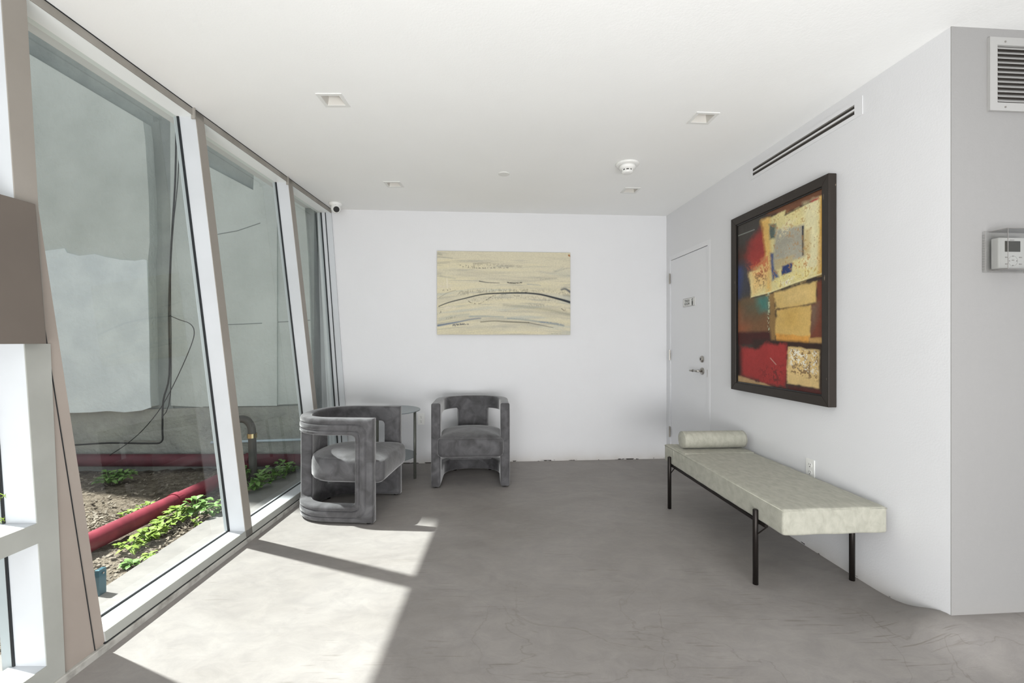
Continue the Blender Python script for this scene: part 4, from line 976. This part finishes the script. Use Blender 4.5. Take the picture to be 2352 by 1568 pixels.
mb.box(-.0072, -.006, yc-.014, yc+.014, .007, .012); mb.lathe([(.006, -.0072), (.006, -.006)], 12, axis='x', c=(0, yc-.008, .024)); mb.lathe([(.006, -.0072), (.006, -.006)], 12, axis='x', c=(0, yc+.008, .022))
mb.build('bin_symbol', M['ink'], t)

# ------------------------------------------------------------------ outlets
def outlet(loc, rot, label):
    t = thing('power_outlet', label, 'outlet', loc, rot)      # local -y faces the room
    MB().box(-.035, .035, -.006, 0, -.058, .058).build('cover_plate', M['white'], t, bevel=.002)
    for z in (-.022, .022):
        f = MB().lathe([(.0165, -.006), (.0165, -.0078), (.0155, -.008)], 20, axis='y', c=(0, 0, z)).build('socket', M['white'], t)
        MB().box(-.0075, -.0055, -.0084, -.0075, z, z+.010).box(.0055, .0075, -.0084, -.0075, z+.001, z+.009).box(-.003, .003, -.0084, -.0075, z-.011, z-.006).build('slots', M['black'], f)
    return t
p = back_wall(967.5, 962); outlet(W(p.x, YB, p.z), TH, 'white double power outlet low on the far wall beside the side table')
p = right_wall(1862.5, 1076); outlet(W(XR, p.y, p.z), TH-math.pi/2, 'white double power outlet low on the right wall behind the bench')

# ------------------------------------------------------------------ slot diffuser
s0 = right_wall(1729.5, 388); s1 = right_wall(1964, 240); s0b = right_wall(1729.5, 405); s1b = right_wall(1964, 262)
yc = (s0.y+s1.y)/2; L2 = abs(s0.y-s1.y)/2; za = (s0.z+s1.z)/2; zb_ = (s0b.z+s1b.z)/2; zc = (za+zb_)/2; hh = (za-zb_)/2
t = thing('slot_diffuser', 'long white air diffuser with two dark slots high on the right wall', 'air vent', W(XR, yc, zc), TH)
mb = MB()
mb.box(-.004, -.0005, -L2-.05, L2+.03, hh, hh+.022).box(-.004, -.0005, -L2-.05, L2+.03, -hh-.022, -hh).box(-.004, -.0005, -L2-.05, -L2, -hh, hh).box(-.004, -.0005, L2, L2+.03, -hh, hh).box(-.004, -.0005, -L2, L2, -hh*.18, hh*.18)
mb.build('face_plate', M['wall_plain'], t)
MB().box(-.001, -.0004, -L2, L2, -hh, hh).build('dark_slot', M['dark'], t)
for z in (hh*.82, -.30*hh): MB().box(-.003, -.001, -L2, L2, z-.002, z+.0015).build('deflector', M['steel'], t)

# ------------------------------------------------------------------ vent grille on the front right wall
g0 = back_wall(2267, 88, 0, YO); g1 = back_wall(2267, 256, 0, YO); i0 = back_wall(2284, 107, 0, YO); i1 = back_wall(2284, 238, 0, YO)
gz1, gz0 = g0.z, g1.z; gw = .46; gx0 = g0.x; bw = i0.x-g0.x; iz1_, iz0_ = i0.z, i1.z
t = thing('air_grille', 'white louvred air grille cut by the right edge of the photo', 'air vent', W(gx0+gw/2, YO, (gz0+gz1)/2), TH)
hz = (gz1-gz0)/2; cz = (gz0+gz1)/2
a1, a0 = iz1_-cz, iz0_-cz
fmb = MB().box(-gw/2, gw/2, -.012, -.0005, a1, hz).box(-gw/2, gw/2, -.012, -.0005, -hz, a0).box(-gw/2, -gw/2+bw, -.012, -.0005, a0, a1).box(gw/2-bw, gw/2, -.012, -.0005, a0, a1)
fmb.build('grille_frame', M['grille'], t)
MB().box(-gw/2+bw, gw/2-bw, -.002, -.0005, a0, a1).build('backing', M['dark'], t)
nl = 12
for k in range(nl):
    z = a0+(a1-a0)*(k+.5)/nl; dz = (a1-a0)/nl
    MB().hexa([(-gw/2+bw, -.014, z-dz*.40), (gw/2-bw, -.014, z-dz*.40), (gw/2-bw, -.002, z+dz*.30), (-gw/2+bw, -.002, z+dz*.30)],
              [(-gw/2+bw, -.014, z-dz*.28), (gw/2-bw, -.014, z-dz*.28), (gw/2-bw, -.002, z+dz*.42), (-gw/2+bw, -.002, z+dz*.42)]).build('louvre', M['grille'], t)
for z in (hz*.88, -hz*.90): MB().lathe([(.004, -.012), (.004, -.0135)], 10, axis='y', c=(-gw/2+.07, 0, z)).build('screw', M['steel'], t)

# ------------------------------------------------------------------ thermostat in clear guard
tb0 = back_wall(2255, 532, 0, YO); tb1 = back_wall(2255, 626, 0, YO)
gx0 = tb0.x; gwd = .27; gz1, gz0 = tb0.z, tb1.z; cx = gx0+gwd/2; cz = (gz0+gz1)/2; hz = (gz1-gz0)/2
t = thing('thermostat_guard', 'clear plastic lockable guard box over the thermostat at the right edge', 'guard box', W(cx, YO, cz), TH)
x0, x1 = -gwd/2, gwd/2; th = .003; dp = .082
base = MB().box(x0, x1, -.012, -.0005, -hz, hz); base.build('base_flange', M['clear'], t, bevel=.003)
y0 = -dp
cv = MB(); ix = x0+.018
cv.box(ix, x1-.018, y0, y0+th, -hz+.004, hz-.004).box(ix, ix+th, y0+th, -.0125, -hz+.004, hz-.004).box(x1-.018-th, x1-.018, y0+th, -.0125, -hz+.004, hz-.004).box(ix+th, x1-.018-th, y0+th, -.0125, hz-.004-th, hz-.004).box(ix+th, x1-.018-th, y0+th, -.0125, -hz+.004, -hz+.004+th)
cv.build('cover', M['clear'], t)
ed = MB(); e_ = .0012
c_ = [(ix, y0, -hz+.004), (x1-.018, y0, -hz+.004), (x1-.018, y0, hz-.004), (ix, y0, hz-.004)]
for i in range(4): ed.tube([c_[i], c_[(i+1) % 4]], e_, 6)
for (x, z) in ((ix, -hz+.004), (ix, hz-.004)): ed.tube([(x, y0, z), (x, -.012, z)], e_, 6)
ed.tube([(x0, -.012, -hz), (x0, -.012, hz)], .001, 6)
ed.build('edge_lines', M['grey_ink'], t)
mb = MB()
for k in range(14): mb.box(x0-.0015, x0+.004, -.011, -.002, -hz+.01+k*(2*hz-.02)/14, -hz+.01+(k+.5)*(2*hz-.02)/14)
mb.build('vent_teeth', M['clear'], t)
MB().lathe([(.0, -.012), (.010, -.012), (.011, .0), (.009, .004)], 16, axis='x', c=(.0, y0+.018, -hz-.006)).build('lock', M['chrome'], t)
tx0 = back_wall(2280, 560, .03, YO).x; sx0 = back_wall(2308.5, 553, .045, YO); sx1 = back_wall(2343.5, 578, .045, YO)
thx = .155; tcx = (sx0.x+sx1.x)/2+.002; tz1 = back_wall(2320, 545, .045, YO).z; tz0 = back_wall(2320, 616, .045, YO).z; tcz = (tz0+tz1)/2; thz = (tz1-tz0)/2
t = thing('thermostat', 'white wall thermostat with dark screen inside the clear guard', 'thermostat', W(tcx, YO-.0125, tcz), TH)
MB().box(-.062, .062, -.030, 0, -thz, thz).build('body', M['thermo'], t, bevel=.004)
shw = (sx1.x-sx0.x)/2; 
MB().box(-shw, shw, -.0312, -.029, sx1.z-tcz, sx0.z-tcz).build('screen', M['lcd'], t)
text('thermo', .0001, (0, 0, 0), (0, 0, 0), M['ink'], t, 'x') if False else None
MB().box(-.012, .008, -.0306, -.0299, thz-.012, thz-.009).build('mark', M['grey_ink'], t)
for (x, z, w) in ((-.028, -.018, .010), (.036, -.018, .012), (-.028, -.046, .010), (.036, -.046, .012), (.002, -.013, .006), (.002, -.030, .010), (-.014, -.033, .005), (.020, -.033, .005), (.002, -.052, .005)):
    MB().box(x-w/2, x+w/2, -.0312, -.0298, z-.002, z+.002).build('button', M['grey_ink'], t)
mb = MB().tube([(.002+.021*math.cos(a), -.0302, -.033+.021*math.sin(a)) for a in np.linspace(0, 2*math.pi, 25)], .0005, 5); mb.build('dial_ring', M['grey_ink'], t)

# ------------------------------------------------------------------ ceiling fittings
def downlight(c, rot, label):
    t = thing('recessed_downlight', label, 'ceiling light', (c.x, c.y, CEIL), rot, 'square recessed ceiling lights')
    o_, i_ = .070, HS-.002
    MB().box(-o_, o_, -o_, -i_, -.004, 0).box(-o_, o_, i_, o_, -.004, 0).box(-o_, -i_, -i_, i_, -.004, 0).box(i_, o_, -i_, i_, -.004, 0).build('trim', M['offwhite'], t)
    k = .030; h = .070; mb = MB()
    lo = [(-i_, -i_, -.002), (i_, -i_, -.002), (i_, i_, -.002), (-i_, i_, -.002)]; hi = [(-k, -k, h), (k, -k, h), (k, k, h), (-k, k, h)]
    mb.add(lo+hi, [(0, 1, 5, 4), (1, 2, 6, 5), (2, 3, 7, 6), (3, 0, 4, 7)]); mb.build('baffle', M['baffle'], t, recalc=False)
    MB().box(-k, k, -k, k, h, h+.01).build('lens', M['white'], t); return t
for (c, rz), lb in zip(dl_c, ('nearer left square recessed light above the windows side', 'farther left square recessed light', 'nearer right square recessed light', 'small far right square recessed light beyond the smoke detector')):
    downlight(c, rz, lb)
p = at_z(1441, 376, CEIL)
t = thing('smoke_detector', 'white round smoke detector with dark slots on the ceiling', 'smoke detector', (p.x, p.y, CEIL))
MB().lathe([(.086, 0), (.088, -.008), (.080, -.014), (.064, -.018)], 40).build('base', M['white'], t, smooth=True)
hd = MB().lathe([(.062, -.016), (.060, -.036), (.046, -.046), (.042, -.047)], 40).build('housing', M['white'], t, smooth=True)
MB().lathe([(.036, -.046), (.036, -.060)], 32).build('sensor_gap', M['black'], hd)
for k in range(8):
    a = 2*math.pi*k/8+.2; MB().tube([(.038*math.cos(a), .038*math.sin(a), -.046), (.038*math.cos(a), .038*math.sin(a), -.060)], .005, 8).build('rib', M['white'], hd)
MB().lathe([(.043, -.056), (.043, -.064), (.034, -.072), (.02, -.074)], 32).build('cap', M['white'], t, smooth=True)
p = at_z(1157.5, 399, CEIL)
t = thing('sprinkler_cover', 'small flat round cover plate in the middle of the ceiling', 'sprinkler', (p.x, p.y, CEIL))
MB().lathe([(.046, 0), (.046, -.004), (.042, -.006)], 36).build('cover_plate', M['offwhite'], t)
p = at_z(768, 468, CEIL)
t = thing('security_camera', 'white turret security camera in the corner above the last window', 'camera', (p.x+.02, p.y-.02, CEIL))
MB().lathe([(.062, 0), (.062, -.012), (.056, -.024), (.046, -.030)], 32).build('mount', M['white'], t, smooth=True)
for a in (.4, -1.2, 3.6): MB().lathe([(.004, -.026), (.004, -.028)], 8, c=(.048*math.cos(a), .048*math.sin(a), 0)).build('screw', M['grey_ink'], t)
cc = Vector((.004, -.006, -.052)); bm = bmesh.new(); bmesh.ops.create_uvsphere(bm, u_segments=28, v_segments=18, radius=.046, matrix=Matrix.Translation(cc)); ball = from_bm(bm, 'ball', M['white'], t)
d = (Vector((.45, -.85, -.42))).normalized(); 
MB().tube([cc+d*.028, cc+d*.046, cc+d*.049], [.033, .033, .031], 24).build('lens_ring', M['white'], ball); MB().tube([cc+d*.046, cc+d*.0505], .028, 24).build('lens', M['black'], ball)

# dry sprig reaching into view at the left edge
t = thing('sprig_plant', 'thin yellow-green sprig reaching in at the left edge below the dark panel', 'plant', (-1.603, 1.40, 0))
MB().lathe([(.020, 0), (.024, .09), (.026, .10), (.020, .10)], 20).build('pot', M['offwhite'], t)
stm = MB(); ndl = MB()
for tip in ((.045, .0, .775), (.030, .01, .70)):
    pts_ = smooth_pts([Vector((0, 0, .09)), Vector((-.01, 0, tip[2]*.6)), Vector((-.005, 0, tip[2]-.02)), Vector(tip)], 6); stm.tube(pts_, .0012, 5)
    for k in range(26):
        p_ = Vector((-.005, 0, tip[2]-.02)).lerp(Vector(tip), k/26); a_ = random.uniform(0, 6.28); d_ = Vector((.5, math.cos(a_), math.sin(a_))).normalized()*.010
        ndl.tube([p_, p_+d_], [.0007, .0002], 4)
stm.build('stems', M['leaf'], t); ndl.build('needles', M['leaf'], t)
# ------------------------------------------------------------------ lights, world, camera
w = bpy.data.worlds.new('sky'); S.world = w; w.use_nodes = True
nt = w.node_tree; bg = nt.nodes['Background']
sky = nt.nodes.new('ShaderNodeTexSky'); sky.sky_type = 'HOSEK_WILKIE'; sky.sun_direction = (-.5, .1, .86); sky.turbidity = 3.5; sky.ground_albedo = .5
mxn = nt.nodes.new('ShaderNodeMix'); mxn.data_type = 'RGBA'; mxn.inputs['Factor'].default_value = .12
mxn.inputs[6].default_value = (.93, .96, 1.0, 1); nt.links.new(sky.outputs[0], mxn.inputs[7]); nt.links.new(mxn.outputs[2], bg.inputs['Color'])
bg.inputs['Strength'].default_value = 0.95
sd = bpy.data.lights.new('sun', 'SUN'); sd.energy = 15.0; sd.angle = math.radians(1.0); sd.color = (1, .98, .95)
so = bpy.data.objects.new('sun', sd); COL.objects.link(so); so.rotation_euler = Vector((.600, -.140, -1)).to_track_quat('-Z', 'Y').to_euler()
def area(name, loc, look, sx, sy, e, col=(1, 1, 1)):
    a = bpy.data.lights.new(name, 'AREA'); a.shape = 'RECTANGLE'; a.size = sx; a.size_y = sy; a.energy = e; a.color = col
    o = bpy.data.objects.new(name, a); COL.objects.link(o); o.location = loc; o.rotation_euler = (Vector(look)-Vector(loc)).to_track_quat('-Z', 'Y').to_euler(); return o
area('wall_fill', (-1.1, -.9, 1.7), (1.95, 4.0, 1.2), .9, 1.5, 20, (1, 1, 1))  # unseen fill lamp added behind the camera to brighten the right wall
area('ceiling_fill', (.5, -1.3, .35), (.4, 2.6, 2.6), 3.0, 1.4, 245, (1, 1, .995))  # added fill lamp out of view, lifts the ceiling brightness
cam = bpy.data.cameras.new('camera'); co = bpy.data.objects.new('camera', cam); COL.objects.link(co)
cam.sensor_width = 36; cam.lens = 36*F/2352; cam.shift_x = 0; cam.shift_y = -(784-CV)/2352*-1*-1
co.location = (0, 0, CAMH); co.rotation_euler = (math.pi/2, 0, 0); cam.clip_start = .05; S.camera = co
S.view_settings.view_transform = 'Standard'; S.view_settings.look = 'None'; S.view_settings.exposure = -.24; S.view_settings.gamma = 1
